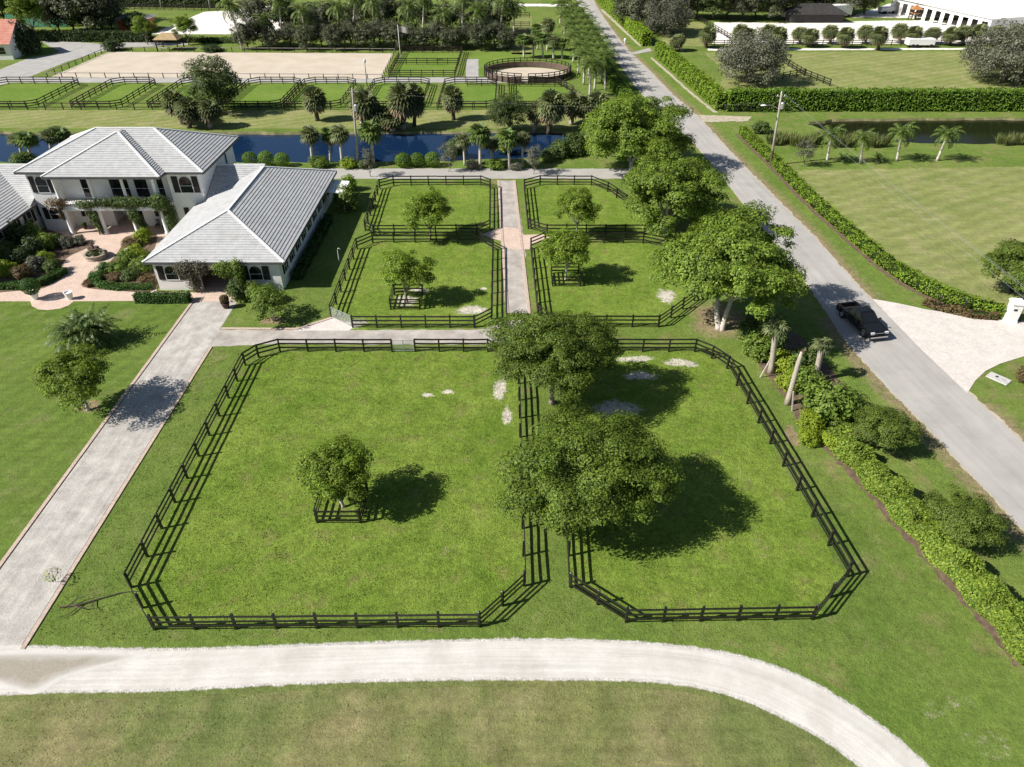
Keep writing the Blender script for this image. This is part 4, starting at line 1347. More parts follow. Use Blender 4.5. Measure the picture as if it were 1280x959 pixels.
def villa():
    root = empty('villa', (-46.5, 86, 0), 'white two storey villa with pale tiled hip roofs and two low wings round a courtyard', 'house')
    ox, oy = 46.5, -86.0
    def L(m, name, mat, smooth=False, parent=None):
        m.v = [(v[0] + ox, v[1] + oy, v[2]) for v in m.v]
        return m.build(name, M[mat], parent or root, smooth=smooth)
    # main block
    X0, X1, Y0, Y1 = -56.6, -36.4, 81.0, 92.6
    w = MB()
    RY, RA, RB = 82.2, -53.5, -40.2         # the loggia wall stands back from the front
    wall_run(w, (X0, Y0), (RA, Y0), 0, 7.3, .3)
    wall_run(w, (RB, Y0), (X1, Y0), 0, 7.3, .3)
    wall_run(w, (RA, RY), (RB, RY), 0, 7.28, .3, holes=[(4.9, 8.5, 0.02, 3.0)])
    wall_run(w, (RA - .15, Y0 + .16), (RA - .15, RY + .1), 0, 7.27, .3)
    wall_run(w, (RB + .15, Y0 + .16), (RB + .15, RY + .1), 0, 7.27, .3)
    wall_run(w, (X0, Y1), (X1, Y1), 0, 7.3, .3)
    wall_run(w, (X0 + .1, Y0 + .16), (X0 + .1, Y1 - .16), 0, 7.29, .28)
    wall_run(w, (X1 - .1, Y0 + .16), (X1 - .1, Y1 - .16), 0, 7.29, .28)
    wall_run(w, (-49.5, 85.2), (-44.0, 85.2), 0, 3.2, .2)
    wall_run(w, (-49.2, 82.4), (-49.2, 85.0), 0, 3.2, .2)
    wall_run(w, (-44.4, 82.4), (-44.4, 85.0), 0, 3.2, .2)
    L(w, 'wall', 'wall')
    fl = MB()
    fl.box((-46.8, 82.4, .04), (13.2, 5.4, .06))
    L(fl, 'porch_floor', 'paver')
    ez = 7.35
    EX0, EX1, EY0, EY1 = -57.4, -35.6, 80.3, 93.5
    rz_, ry = 10.4, 86.9
    RX0, RX1 = -50.0, -43.0
    r = MB()
    roof_plane(r, (EX0, EY0, ez), (EX1, EY0, ez), (RX1, ry, rz_), (RX0, ry, rz_))
    roof_plane(r, (EX1, EY1, ez), (EX0, EY1, ez), (RX0, ry, rz_), (RX1, ry, rz_))
    roof_plane(r, (EX1, EY0, ez), (EX1, EY1, ez), (RX1, ry, rz_), (RX1, ry, rz_))
    roof_plane(r, (EX0, EY1, ez), (EX0, EY0, ez), (RX0, ry, rz_), (RX0, ry, rz_))
    rf = L(r, 'roof', 'tile')
    c = MB()
    for a, b in (((EX0, EY0, ez), (RX0, ry, rz_)), ((EX1, EY0, ez), (RX1, ry, rz_)), ((EX1, EY1, ez), (RX1, ry, rz_)), ((EX0, EY1, ez), (RX0, ry, rz_)), ((RX0, ry, rz_), (RX1, ry, rz_))):
        cap_line(c, Vector(a) + Vector((0, 0, .05)), Vector(b) + Vector((0, 0, .05)))
    L(c, 'ridge_cap', 'cap', parent=rf)
    def eaves(x0, x1, y0, y1, z, sides='fblr'):
        f = MB()
        if 'f' in sides: f.bar((x0, y0, z - .12), (x1, y0, z - .12), .12, .24)
        if 'b' in sides: f.bar((x0, y1, z - .12), (x1, y1, z - .12), .12, .24)
        if 'l' in sides: f.bar((x0, y0 + .065, z - .125), (x0, y1 - .065, z - .125), .12, .23)
        if 'r' in sides: f.bar((x1, y0 + .065, z - .125), (x1, y1 - .065, z - .125), .12, .23)
        L(f, 'gutter', 'fascia', parent=rf)
        s = MB()
        s.box(((x0 + x1) / 2, (y0 + y1) / 2, z - .2), (x1 - x0 - .14, y1 - y0 - .14, .04))
        L(s, 'soffit', 'trim', parent=rf)
    eaves(EX0, EX1, EY0, EY1, ez)
    # porch roof over the two storey loggia
    PX0, PX1, PY = -53.4, -40.0, 78.7
    pm_ = (PX0 + PX1) / 2
    ap = (pm_, 85.4, ez + 3.1)
    r = MB()
    roof_plane(r, (PX0, PY, ez + .03), (PX1, PY, ez + .03), ap, ap)
    bk = 86.6
    roof_plane(r, (PX1, PY, ez + .03), (PX1, 80.4, ez + .03), (pm_, bk, ez + 3.1), ap)
    roof_plane(r, (PX0, 80.4, ez + .03), (PX0, PY, ez + .03), ap, (pm_, bk, ez + 3.1))
    L(r, 'porch_roof', 'tile')
    c = MB()
    cap_line(c, (PX0, PY, ez + .08), (ap[0], ap[1], ap[2] + .05))
    cap_line(c, (PX1, PY, ez + .08), (ap[0], ap[1], ap[2] + .05))
    L(c, 'ridge_cap', 'cap', parent=rf)
    f = MB()
    f.bar((PX0, PY, ez - .1), (PX1, PY, ez - .1), .12, .24)
    f.bar((PX0, PY + .07, ez - .105), (PX0, 80.2, ez - .105), .12, .23)
    f.bar((PX1, PY + .07, ez - .105), (PX1, 80.2, ez - .105), .12, .23)
    L(f, 'gutter', 'fascia', parent=rf)
    s = MB()
    s.box((pm_, (PY + 80.2) / 2, ez - .17), (PX1 - PX0 - .14, 80.2 - PY - .1, .04))
    L(s, 'soffit', 'trim', parent=rf)
    # balcony slab, beam and columns
    b = MB()
    b.box((pm_, 80.1, 3.35), (12.2, 1.5, .5))
    b.box((pm_, 81.45, 3.4), (13.0, 1.18, .38))
    L(b, 'balcony', 'trim')
    rl_ = MB()
    rl_.bar((-52.9, 79.45, 4.5), (-40.8, 79.45, 4.5), .06, .06)
    for k in range(60):
        x = -52.9 + 12.1 * k / 59
        rl_.box((x, 79.45, 4.05), (.03, .03, .9))
    L(rl_, 'balcony_railing', 'black')
    for x in (-52.9, -48.85, -45.05, -41.5):
        m = MB()
        m.lathe((x, 79.75, 0), [(.32, 0), (.32, .22), (.24, .26), (.225, 1.5), (.2, 2.85), (.27, 2.92), (.27, 3.1)], 14)
        L(m, 'column', 'trim', True)
        m = MB()
        m.lathe((x, 79.75, 3.6), [(.24, 0), (.24, .16), (.19, .2), (.17, 3.15), (.24, 3.25), (.24, 3.6)], 14)
        L(m, 'column', 'trim', True)
    y = Y0 - .16
    def WIN(x, z, w, h, **kw):
        yy = RY - .16 if RA < x < RB else y
        return window(root, x + ox, yy + oy, z, w, h, **kw)
    WIN(-55.05, 4.75, 1.3, 1.95, sw=.6)
    WIN(-38.2, 4.75, 1.45, 1.95, sw=.7)
    WIN(-54.9, 1.45, 1.15, 1.45, sw=.6)
    WIN(-38.0, 1.55, 1.1, 1.35, sw=.6)
    for x, ww in ((-50.6, 1.2), (-46.7, 2.2), (-44.1, 1.5), (-41.8, .7)):
        WIN(x, 3.75, ww, 2.5, arch=False, shutters=False, name='balcony_door')
    WIN(-51.4, 1.3, 1.0, 1.6, sw=.45)
    WIN(-42.4, 1.3, 1.1, 1.6, sw=.45)
    window(root, -46.8 + ox, 85.1 - .03 + oy, .05, 2.4, 2.6, arch=True, shutters=False, name='entrance_door')
    window(root, X1 + .06 + ox, 89.5 + oy, 4.2, .5, 2.4, rz=pi / 2, arch=False, shutters=False)
    # wings
    def wing(xa, xb, xr, ya, yb, front_open, tag_):
        ez2, rz2 = 3.4, 6.1
        wx0, wx1, wy0, wy1 = xa + .7, xb - .8, ya + .6, yb - .6
        w = MB()
        holes = [(4.5, 7.9, .02, 2.35)] if front_open else []
        wall_run(w, (wx0, wy0), (wx1, wy0), 0, 3.38, .3, holes)
        wall_run(w, (wx0, wy1), (wx1, wy1), 0, 3.38, .3)
        wall_run(w, (wx0 + .1, wy0 + .16), (wx0 + .1, wy1 - .16), 0, 3.37, .28)
        wall_run(w, (wx1 - .1, wy0 + .16), (wx1 - .1, wy1 - .16), 0, 3.37, .28)
        if front_open:
            wall_run(w, (wx0 + 4.2, wy0 + 5), (wx0 + 8.3, wy0 + 5), 0, 3.3, .2)
            # arch over the doorway: two spandrels
            cx = wx0 + 6.2
            for s in (-1, 1):
                vs = [(cx + s * 1.7, wy0 - .14, 1.55), (cx + s * 1.7, wy0 - .14, 2.36)]
                for k in range(0, 9):
                    a = pi / 2 * k / 8
                    vs.append((cx + s * 1.7 * sin(a), wy0 - .14, 1.55 + .8 * cos(a)))
                vs2 = [(v[0], wy0 + .14, v[2]) for v in vs]
                n = len(vs)
                fs = [(1, i, i + 1) for i in range(2, n - 1)]
                fs += [(n + 1, n + i, n + i + 1) for i in range(2, n - 1)]
                fs += [(i, i + 1, n + i + 1, n + i) for i in range(2, n - 1)]
                w.add(vs + vs2, fs)
        L(w, 'wing_wall', 'wall')
        fl = MB()
        fl.box(((wx0 + wx1) / 2, wy0 + 2.8, .04), (wx1 - wx0 - .5, 5.2, .06))
        L(fl, 'entry_floor', 'paver')
        ra, rb = ya + 6.9, yb - 6.2
        r = MB()
        A, B, C_, D = (xa, ya, ez2), (xb, ya, ez2), (xb, yb, ez2), (xa, yb, ez2)
        T0, T1 = (xr, ra, rz2), (xr, rb, rz2)
        roof_plane(r, A, B, T0, T0)
        roof_plane(r, B, C_, T1, T0)
        roof_plane(r, C_, D, T1, T1)
        roof_plane(r, D, A, T0, T1)
        rf2 = L(r, 'wing_roof', 'tile')
        c = MB()
        for p, q in ((A, T0), (B, T0), (C_, T1), (D, T1), (T0, T1)):
            cap_line(c, Vector(p) + Vector((0, 0, .05)), Vector(q) + Vector((0, 0, .05)))
        L(c, 'ridge_cap', 'cap', parent=rf2)
        f = MB()
        f.bar((xa, ya, ez2 - .11), (xb, ya, ez2 - .11), .12, .2)
        f.bar((xa, yb, ez2 - .11), (xb, yb, ez2 - .11), .12, .2)
        f.bar((xa, ya + .065, ez2 - .112), (xa, yb - .065, ez2 - .112), .12, .19)
        f.bar((xb, ya + .065, ez2 - .112), (xb, yb - .065, ez2 - .112), .12, .19)
        L(f, 'gutter', 'fascia', parent=rf2)
        s = MB()
        s.box(((xa + xb) / 2, ya + .4, ez2 - .17), (xb - xa - .14, .5, .04))
        s.box((xb - .45, (ya + yb) / 2, ez2 - .172), (.6, yb - ya - 1.5, .04))
        s.box((xa + .45, (ya + yb) / 2, ez2 - .172), (.6, yb - ya - 1.5, .04))
        L(s, 'soffit', 'trim', parent=rf2)
        return wx0, wx1, wy0, wy1
    wx0, wx1, wy0, wy1 = wing(-37.5, -23.1, -30.4, 65.3, 91.9, True, 'e')
    window(root, -35.1 + ox, wy0 - .16 + oy, 1.25, 1.25, 1.55)
    window(root, -26.4 + ox, wy0 - .16 + oy, 1.25, 1.25, 1.55)
    for k in range(9):
        window(root, wx1 + .05 + ox, wy0 + 1.6 + k * 2.72 + oy, 1.35, .7, 1.4, rz=pi / 2, sw=.42, arch=False)
    wx0, wx1, wy0, wy1 = wing(-71.0, -56.6, -63.8, 65.3, 91.9, False, 'w')
    for k in range(4):
        window(root, wx1 + .05 + ox, wy0 + 8.0 + k * 2.9 + oy, 1.35, .9, 1.45, rz=pi / 2, sw=.5, arch=False)
    # link roofs between main block and wings
    for xa, xb in ((-36.3, -30.4), (-63.8, -56.7)):
        r = MB()
        roof_plane(r, (xa - .0, 79.5, 3.42), (xb, 79.5, 3.42), (xb, 86.4, 6.12), (xa, 86.4, 6.12))
        roof_plane(r, (xb, 92.5, 3.42), (xa, 92.5, 3.42), (xa, 86.4, 6.12), (xb, 86.4, 6.12))
        lr = L(r, 'link_roof', 'tile')
        c = MB()
        cap_line(c, (xa, 86.4, 6.17), (xb, 86.4, 6.17))
        L(c, 'ridge_cap', 'cap', parent=lr)
    # small awning at the back corner of the stable wing
    a = MB()
    zz = 2.75
    a.hexa([(-24.0, 86.2, zz), (-21.2, 86.2, zz - .25), (-21.2, 90.4, zz - .25), (-24.0, 90.4, zz), (-24.0, 86.2, zz + .1), (-21.2, 86.2, zz - .15), (-21.2, 90.4, zz - .15), (-24.0, 90.4, zz + .1)])
    for yy in (86.4, 90.2):
        a.box((-21.35, yy, 1.25), (.09, .09, 2.5))
    L(a, 'awning', 'whitepaint')
villa()

def vine(name, label, boxes, mat, dens=120, lsize=.22, seed=1, group=None):
    rng = np.random.default_rng(seed)
    P, Nn = [], []
    c0 = boxes[0][0]
    for c, r in boxes:
        n = int(dens * (r[0] * r[1] + r[1] * r[2] + r[0] * r[2]) * 4)
        u = sphere_dirs(rng, n)
        p = np.array(c) - np.array((c0[0], c0[1], 0)) + u * (rng.random(n)[:, None] ** .4) * np.array(r) * (1 + .15 * rng.normal(size=(n, 1)))
        P.append(p)
        Nn.append(u + np.array([0, -.2, .5]) + rng.normal(size=(n, 3)) * .5)
    P = np.concatenate(P); Nn = np.concatenate(Nn)
    k = P[:, 2] > .02
    root = empty(name, (c0[0], c0[1], 0), label, 'climbing vine', group)
    link_mesh('foliage', quads_mesh('foliage', leaves(rng, P[k], Nn[k], lsize), M[mat]), root)
    m = MB()
    lowz = min(b[0][2] for b in boxes)
    for c, r in boxes:
        if c[2] < 2.3:
            m.tube([(c[0] - c0[0], c[1] - c0[1], -.05), (c[0] - c0[0] + .05, c[1] - c0[1], 1.2), (c[0] - c0[0], c[1] - c0[1], c[2] + .3)], [.07, .06, .03], 6)
    if not m.v:
        c = boxes[0][0]
        m.tube([(-r[0], 0, c[2]), (0, 0, c[2] + .05), (r[0], 0, c[2])], .04, 6)
    m.build('stem', M['bark'], root)
    return root
vine('climbing_vine', 'dense green vine trailing along the balcony and round the shaded corner pillar', [((-45.2, 79.35, 4.1), (4.0, .4, .75)), ((-41.2, 79.3, 4.1), (1.3, .5, 1.1)), ((-40.6, 79.8, 2.2), (.7, .6, 2.2)), ((-44.6, 79.3, 2.5), (.8, .4, 1.0)), ((-44.0, 79.5, 1.0), (.5, .4, 1.0))], 'leaf_vine', 210, .2, 61)
vine('climbing_vine', 'greyish vine hanging from the balcony beside the second pillar', [((-49.9, 79.35, 3.9), (1.4, .4, .6)), ((-49.6, 79.5, 2.2), (.65, .4, 1.3)), ((-49.3, 79.6, .9), (.45, .35, .9))], 'leaf_vine', 130, .2, 62)
vine('climbing_vine', 'reddish green vine mounded on the balcony corner nearest the far wing', [((-53.3, 79.3, 4.0), (1.4, .55, .75)), ((-53.4, 79.6, 2.6), (.3, .3, .8))], 'leaf_red', 90, .2, 63)
vine('climbing_vine', 'purplish bougainvillea on the courtyard side of the dark arched doorway', [((-33.0, 65.1, 2.7), (1.45, .7, 1.1)), ((-31.6, 65.0, 2.9), (1.0, .6, .8)), ((-32.8, 65.3, 1.0), (.75, .5, 1.1))], 'leaf_bougain', 150, .17, 64)
vine('climbing_vine', 'yellow green vine on the far jamb of the dark arched doorway', [((-29.2, 65.1, 2.75), (1.35, .65, .95)), ((-27.95, 65.1, 2.7), (.7, .6, 1.3)), ((-27.9, 65.25, 1.1), (.6, .5, 1.2))], 'leaf_shrub', 170, .17, 65)

# ------------------------------------------------------------------ fountain, pots and small courtyard things
def fountain():
    x, y = G(121, 322)
    root = empty('fountain', (x, y, 0), 'round stone fountain with a tiered centre and plants in the courtyard', 'fountain')
    MB().lathe((0, 0, 0), [(1.15, 0), (1.2, .1), (1.12, .2), (1.15, .42), (1.25, .48), (1.25, .56), (1.02, .56), (1.0, .2), (.3, .2)], 28).build('basin', M['stone'], root, smooth=False)
    MB().lathe((0, 0, .2), [(.3, 0), (.22, .3), (.16, .7), (.55, .9), (.62, 1.0), (.5, 1.0), (.12, .92), (.1, 1.3), (.3, 1.45), (.33, 1.52), (.1, 1.5), (.06, 1.75)], 20).build('centrepiece', M['darkbark'], root)
    rng = np.random.default_rng(3)
    u = sphere_dirs(rng, 260)
    link_mesh('planting', quads_mesh('planting', leaves(rng, u * np.array([.8, .8, .3]) + np.array([0, 0, .75]), u + np.array([0, 0, .6]), .2), M['leaf_vine']), root)
fountain()

def pot(label, p, r, h, mat, ball=None, group=None, leaf='leaf_box', z=0.024):
    root = empty('planter', (p[0], p[1], z), label, 'planter', group)
    MB().lathe((0, 0, 0), [(r * .6, 0), (r * .85, h * .5), (r, h * .95), (r * 1.1, h), (r * .9, h), (r * .85, h * .85)], 16).build('pot', M[mat], root, smooth=False)
    if ball:
        rng = np.random.default_rng(int(h * 100))
        u = sphere_dirs(rng, 2400)
        link_mesh('topiary', quads_mesh('topiary', leaves(rng, u * ball * (.6 + .4 * rng.random((2400, 1)) ** .3) + np.array([0, 0, h + ball * .85]), u + rng.normal(size=(2400, 3)) * .4, .13), M[leaf]), root)
    return root
pot('white urn with a clipped dark ball at the start of the brick walk', G(45, 374), .4, .7, 'whitepaint', .9)
pot('empty white urn on the round end of the brick walk', G(88, 374), .4, .8, 'whitepaint')
pot('dark brown barrel planter beside the gravel drive', G(283, 385), .42, .6, 'terracotta', .45, leaf='leaf_red')
pot('small dark pot by the white wall left of the porch', (-52.0, 81.0), .25, .5, 'terracotta', .25)
pot('small dark pot under the arched porch window nearest the stable wing', (-42.2, 81.2), .25, .5, 'terracotta', .3)

def porch_chair(label, p, rz):
    root = empty('porch_chair', (p[0], p[1], .024), label, 'chair', 'dark chairs in the porch shade', rz)
    MB().box((0, 0, .43), (.52, .5, .06)).build('seat', M['black'], root)
    m = MB()
    for k in range(5): m.box((-.2 + .1 * k, .24, .72), (.05, .03, .5))
    m.box((0, .24, .98), (.52, .04, .07))
    m.build('backrest', M['black'], root)
    for sx in (-1, 1):
        for sy in (-1, 1):
            MB().box((sx * .22, sy * .2, .2), (.05, .05, .4)).build('leg', M['black'], root)
porch_chair('dark chair against the porch wall between the first two pillars', (-50.2, 81.5), 0)
porch_chair('dark chair in the porch next to the last pillar', (-43.3, 81.5), 0)

def wreath():
    root = empty('wagon_wheel', (-27.4, 65.6, 0), 'pale round wheel leaning on the stable wall by the arched doorway', 'wheel')
    m = MB()
    pts = [(.45 * cos(a), -.02 - .1 * (1 - sin(a)) * .5, .48 + .45 * sin(a)) for a in np.linspace(0, 2 * pi, 21)]
    m.tube(pts, .05, 6)
    m.build('rim', M['concrete'], root)
    sp = MB()
    for k in range(4):
        a = k * pi / 4
        sp.tube([(.43 * cos(a), -.07, .48 + .43 * sin(a)), (-.43 * cos(a), -.07, .48 - .43 * sin(a))], .018, 5)
    sp.build('spokes', M['concrete'], root)
wreath()

# garden hook beside the stable wing
x, y = G(424, 327)
root = empty('garden_hook', (x, y, 0), 'thin white bent garden post in the shadow beside the stable wing', 'post')
MB().tube([(0, 0, -.1), (0, 0, 1.3), (.05, 0, 1.55), (.2, 0, 1.65), (.32, 0, 1.5)], .035, 7).build('hook', M['whitepaint'], root)

# ------------------------------------------------------------------ trees by the paddocks
GB = 'broad shade trees'
t2 = make_tree('shade_tree', 'broad olive green shade tree nearest the camera, over the front paddock divide', 'tree', 11, 4.75, 2.6, 4.6, 150, 400, 1.0, .165, 'leaf_olive', 'bark', .24, GB, 14, flat=.30, low=-.3, lob=.22)
t2.location = (4.9, 33.6, 0)
t1 = make_tree('shade_tree', 'dark olive shade tree by the back rail, between the two front paddocks', 'tree', 12, 4.35, 2.6, 5.0, 130, 400, .95, .165, 'leaf_olive', 'bark', .22, GB, 14, flat=.30, low=-.35, lob=.2)
t1.location = (3.3, 46.4, 0)
t3 = make_tree('roadside_tree', 'large spreading tree with pale forked trunk beside the black pickup road', 'tree', 13, 6.2, 3.4, 6.9, 105, 560, 1.35, .25, 'leaf_big', 'palebark', .25, GB, 16, 2, flat=.55, low=-.48, lob=.28)
t3.location = (19.9, 57.9, 0)
t4 = make_tree('roadside_tree', 'leafy spreading tree second along the road from the pickup', 'tree', 14, 5.6, 3.5, 5.2, 105, 520, 1.4, .26, 'leaf_big', 'palebark', .3, GB, 14, 1, flat=.6, low=-.78, lob=.24)
t4.location = (18.6, 81.0, 0)
copy_tree(t4, G(777, 211) + (0,), 2.1, (1.18, 1.18, 1.08), 'farthest of the spreading roadside trees, where the canal road meets the road', GB).location = (17.4, 102.0, 0)

GS = 'young trees standing in the paddocks'
sa = make_tree('paddock_tree', 'bushy young tree in the guard in the middle of the largest paddock', 'tree', 21, 2.15, 1.75, 3.4, 70, 190, .62, .17, 'leaf_small', 'palebark', .11, GS, 9, flat=.6, low=-.6, lob=.24)
sa.location = (cA[0], cA[1], 0)
sb = make_tree('paddock_tree', 'round young tree in the guard nearest the stable wing', 'tree', 22, 2.1, 1.8, 3.5, 70, 190, .62, .17, 'leaf_small', 'bark', .11, GS, 9, flat=.65, low=-.6, lob=.28)
sb.location = (cB[0], cB[1], 0)
copy_tree(sa, (cC[0], cC[1], 0), 2.0, (1.05, 1.05, 1.08), 'dense young tree in the guard beside the gravel aisle')
x, y = G(538, 300); copy_tree(sb, (x, y, 0), 1.2, (1.15, 1.15, 1.05), 'yellow green tree without a guard in the paddock by the canal road, house side')
x, y = G(719, 297); copy_tree(sa, (x, y, 0), 4.1, (1.0, 1.0, 1.12), 'dark green tree without a guard in the paddock by the canal road, roadside')
lt = make_tree('lawn_tree', 'dark leafy tree on the lawn beside the gravel drive', 'tree', 23, 2.5, 1.9, 3.5, 70, 200, .7, .17, 'leaf_small', 'palebark', .13, None, 10, flat=.5, low=-.65, lob=.32)
lt.location = (-34.6, 45.5, 0)
GH = 'feathery trees behind the croton hedge'
x, y = G(1098, 560); h1 = make_tree('feathery_tree', 'feathery dark tree where the croton hedge begins', 'tree', 24, 2.0, 1.25, 1.9, 80, 230, .55, .12, 'leaf_feather', 'darkbark', .1, GH, 8, flat=.4, low=-.5, lob=.2)
h1.location = (x, y, 0)
x, y = G(1192, 672); copy_tree(h1, (x, y, 0), 2.2, (.98, .98, 1.0), 'feathery dark tree halfway along the croton hedge')
x, y = G(1262, 382); copy_tree(h1, (x + 1.5, y + 2.5, 0), 1.0, (1.75, 1.6, 1.7), 'dark wide tree behind the hedge by the white gate pillar')

# croton hedge on the near side and hedge along the far verge
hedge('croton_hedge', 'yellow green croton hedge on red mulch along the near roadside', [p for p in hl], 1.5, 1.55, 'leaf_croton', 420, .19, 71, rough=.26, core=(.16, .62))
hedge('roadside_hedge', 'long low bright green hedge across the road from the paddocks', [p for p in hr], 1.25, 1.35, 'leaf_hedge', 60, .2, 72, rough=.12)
# tall clipped hedges beyond
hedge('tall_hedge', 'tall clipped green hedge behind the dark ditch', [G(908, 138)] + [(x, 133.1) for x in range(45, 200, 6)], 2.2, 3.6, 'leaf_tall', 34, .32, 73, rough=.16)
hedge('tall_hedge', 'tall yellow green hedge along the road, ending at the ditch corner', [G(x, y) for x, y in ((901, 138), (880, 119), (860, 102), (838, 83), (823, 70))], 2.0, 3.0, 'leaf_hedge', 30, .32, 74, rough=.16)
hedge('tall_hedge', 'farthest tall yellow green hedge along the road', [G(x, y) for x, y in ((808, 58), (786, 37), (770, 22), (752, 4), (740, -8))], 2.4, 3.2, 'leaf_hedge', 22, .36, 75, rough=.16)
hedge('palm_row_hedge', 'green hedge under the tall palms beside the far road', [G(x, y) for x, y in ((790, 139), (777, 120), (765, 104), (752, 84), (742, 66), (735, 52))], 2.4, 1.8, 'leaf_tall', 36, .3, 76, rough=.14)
strip('hedge_foot', px((815, 72), (836, 90), (870, 120), (897, 141)), px((812, 72), (832, 90), (866, 120), (892, 141)), 0.02, M['road_edge'], .08, .5, 91)
strip('hedge_foot', px((754, 12), (803, 58)), px((750, 12), (799, 58)), 0.02, M['road_edge'], .08, .5, 92)
# courtyard clipped hedges
hedge('clipped_hedge', 'clipped box hedge beside the top of the gravel drive', [G(172, 377), G(205, 377.5), G(238, 377)], 1.0, .95, 'leaf_box', 150, .16, 77, rough=.06)
hedge('clipped_hedge', 'dark clipped edging curving round the planting bed by the brick walk', [G(x, y) for x, y in ((0, 361), (30, 361), (50, 357), (68, 349), (82, 341))], .9, .7, 'leaf_box', 130, .15, 78, rough=.07)
hedge('clipped_hedge', 'dark clipped edging of the bed against the stable wing', [G(x, y) for x, y in ((190, 361), (150, 362), (128, 359), (112, 354))], .8, .6, 'leaf_box', 130, .15, 79, rough=.07)
hedge('clipped_hedge', 'dark foundation hedge in the shade along the stable wing', [(-23.0, 68.0), (-22.9, 76), (-22.9, 84)], 1.1, .9, 'leaf_box', 60, .2, 80, rough=.1)

# shrubs
SHR = {}
def shrub(label, p, R, Rz, leaf, seed, group=None, name='shrub', lsize=.17, var=None, cat='shrub'):
    key = (leaf, var or seed % 2)
    if key not in SHR:
        SHR[key] = make_bush(name, label, seed, 1.0, .8, 34, 60, leaf, lsize, .38, group, cat)
        o = SHR[key]
    else:
        o = copy_tree(SHR[key], (0, 0, 0), 0, label=label, group=group)
        if group is None and 'group' in o: del o['group']
    o.name = name
    o['category'] = cat
    o.location = (p[0], p[1], 0)
    o.rotation_euler = (0, 0, seed * 1.7)
    o.scale = (R, R, Rz / .8)
    return o
GBED = 'shrubs in the courtyard beds'
bedA = [(8, 305, 1.5, 1.6, 'leaf_shrub'), (25, 312, 1.3, 1.8, 'leaf_dark'), (42, 303, 1.2, 1.4, 'leaf_shrub'), (10, 325, 1.3, 1.2, 'leaf_vine'), (28, 332, 1.2, 1.1, 'leaf_dark'), (45, 322, 1.2, 1.3, 'leaf_dark'), (58, 312, 1.1, 1.1, 'leaf_shrub'),
        (70, 308, .9, .8, 'leaf_vine'), (85, 308, .9, .7, 'leaf_grey'), (100, 305, .8, .6, 'leaf_grey'), (12, 344, 1.1, .9, 'leaf_lime'), (30, 347, 1.0, .8, 'leaf_red'), (48, 338, 1.1, .9, 'leaf_grey'), (60, 330, .9, .8, 'leaf_lime'), (68, 340, .9, .8, 'leaf_vine')]
wh = ['against the far wing wall', 'behind the bed by the far wing', 'near the inner courtyard corner', 'in the middle of the far bed', 'in the thick of the far bed', 'deep in the far bed behind the fountain', 'at the bed end toward the porch', 'on the porch side of the far bed', 'on the curved bed rim facing the fountain', 'at the tip of the bed nearest the porch', 'by the brick walk', 'by the walk near the topiary urn', 'at the bed rim facing the walk', 'beside the curved bed rim', 'at the bend of the clipped edging']
tone = {'leaf_shrub': 'leafy green', 'leaf_dark': 'dark green', 'leaf_vine': 'mid green', 'leaf_grey': 'silvery', 'leaf_lime': 'yellow green', 'leaf_red': 'reddish', 'leaf_box': 'deep green'}
for i, (a, b, r, h, lf) in enumerate(bedA):
    shrub('%s shrub %s' % (tone[lf], wh[i]), G(a, b), r, h, lf, 100 + i, GBED)
bedB = [(165, 308, 0.99, 0.54, 'leaf_red'), (180, 302, 1.08, 0.82, 'leaf_lime'), (172, 322, 1.17, 0.82, 'leaf_lime'), (160, 330, 1.08, 0.82, 'leaf_shrub'), (180, 338, 1.17, 0.95, 'leaf_shrub'), (150, 340, 1.08, 0.68, 'leaf_shrub'), (165, 348, 0.99, 0.61, 'leaf_vine'), (145, 350, 0.90, 0.41, 'leaf_red'), (185, 355, 0.90, 0.54, 'leaf_red'), (122, 350, 0.81, 0.54, 'leaf_box'), (133, 340, 0.81, 0.61, 'leaf_box'), (112, 357, 0.63, 0.34, 'leaf_red')]
wh = ['beside the courtyard boulder', 'against the stable wing by the porch', 'on the porch end of the stable side bed', 'in the stable side bed facing the fountain', 'against the stable wing wall', 'in the middle of the stable side bed', 'behind the low edging of the stable bed', 'spreading low in the stable side bed', 'at the stable wall corner by the brick walk', 'in the edging corner of the stable bed', 'along the curved rim facing the fountain', 'at the outer tip of the stable bed']
for i, (a, b, r, h, lf) in enumerate(bedB):
    shrub('%s shrub %s' % (tone[lf], wh[i]), G(a, b), r, h, lf, 120 + i, GBED)
for i, (a, b, r, h, lf, lab) in enumerate([(300, 374, 1.1, 1.2, 'leaf_vine', 'rounded green shrub right of the dark arched doorway'), (318, 374, 1.1, 1.0, 'leaf_shrub', 'green shrub under the shuttered window by the doorway'),
        (335, 378, 1.0, 1.0, 'leaf_shrub', 'green shrub at the foot of the stable wing corner'), (435, 262, 1.6, 1.7, 'leaf_shrub', 'large bright green bush below the white awning'), (436, 238, 1.2, 1.1, 'leaf_hedge', 'bright green bush just beyond the white awning')]):
    shrub(lab, G(a, b), r, h, lf, 140 + i)
cm = make_tree('crape_myrtle', 'many stemmed shrub tree with reddish tips on the grass by the stable corner', 'tree', 145, 1.9, 1.3, 1.9, 36, 70, .6, .22, 'leaf_shrub', 'palebark', .05, None, 4, 4, flat=.7, low=-.5)
x, y = G(341, 401); cm.location = (x, y, 0)
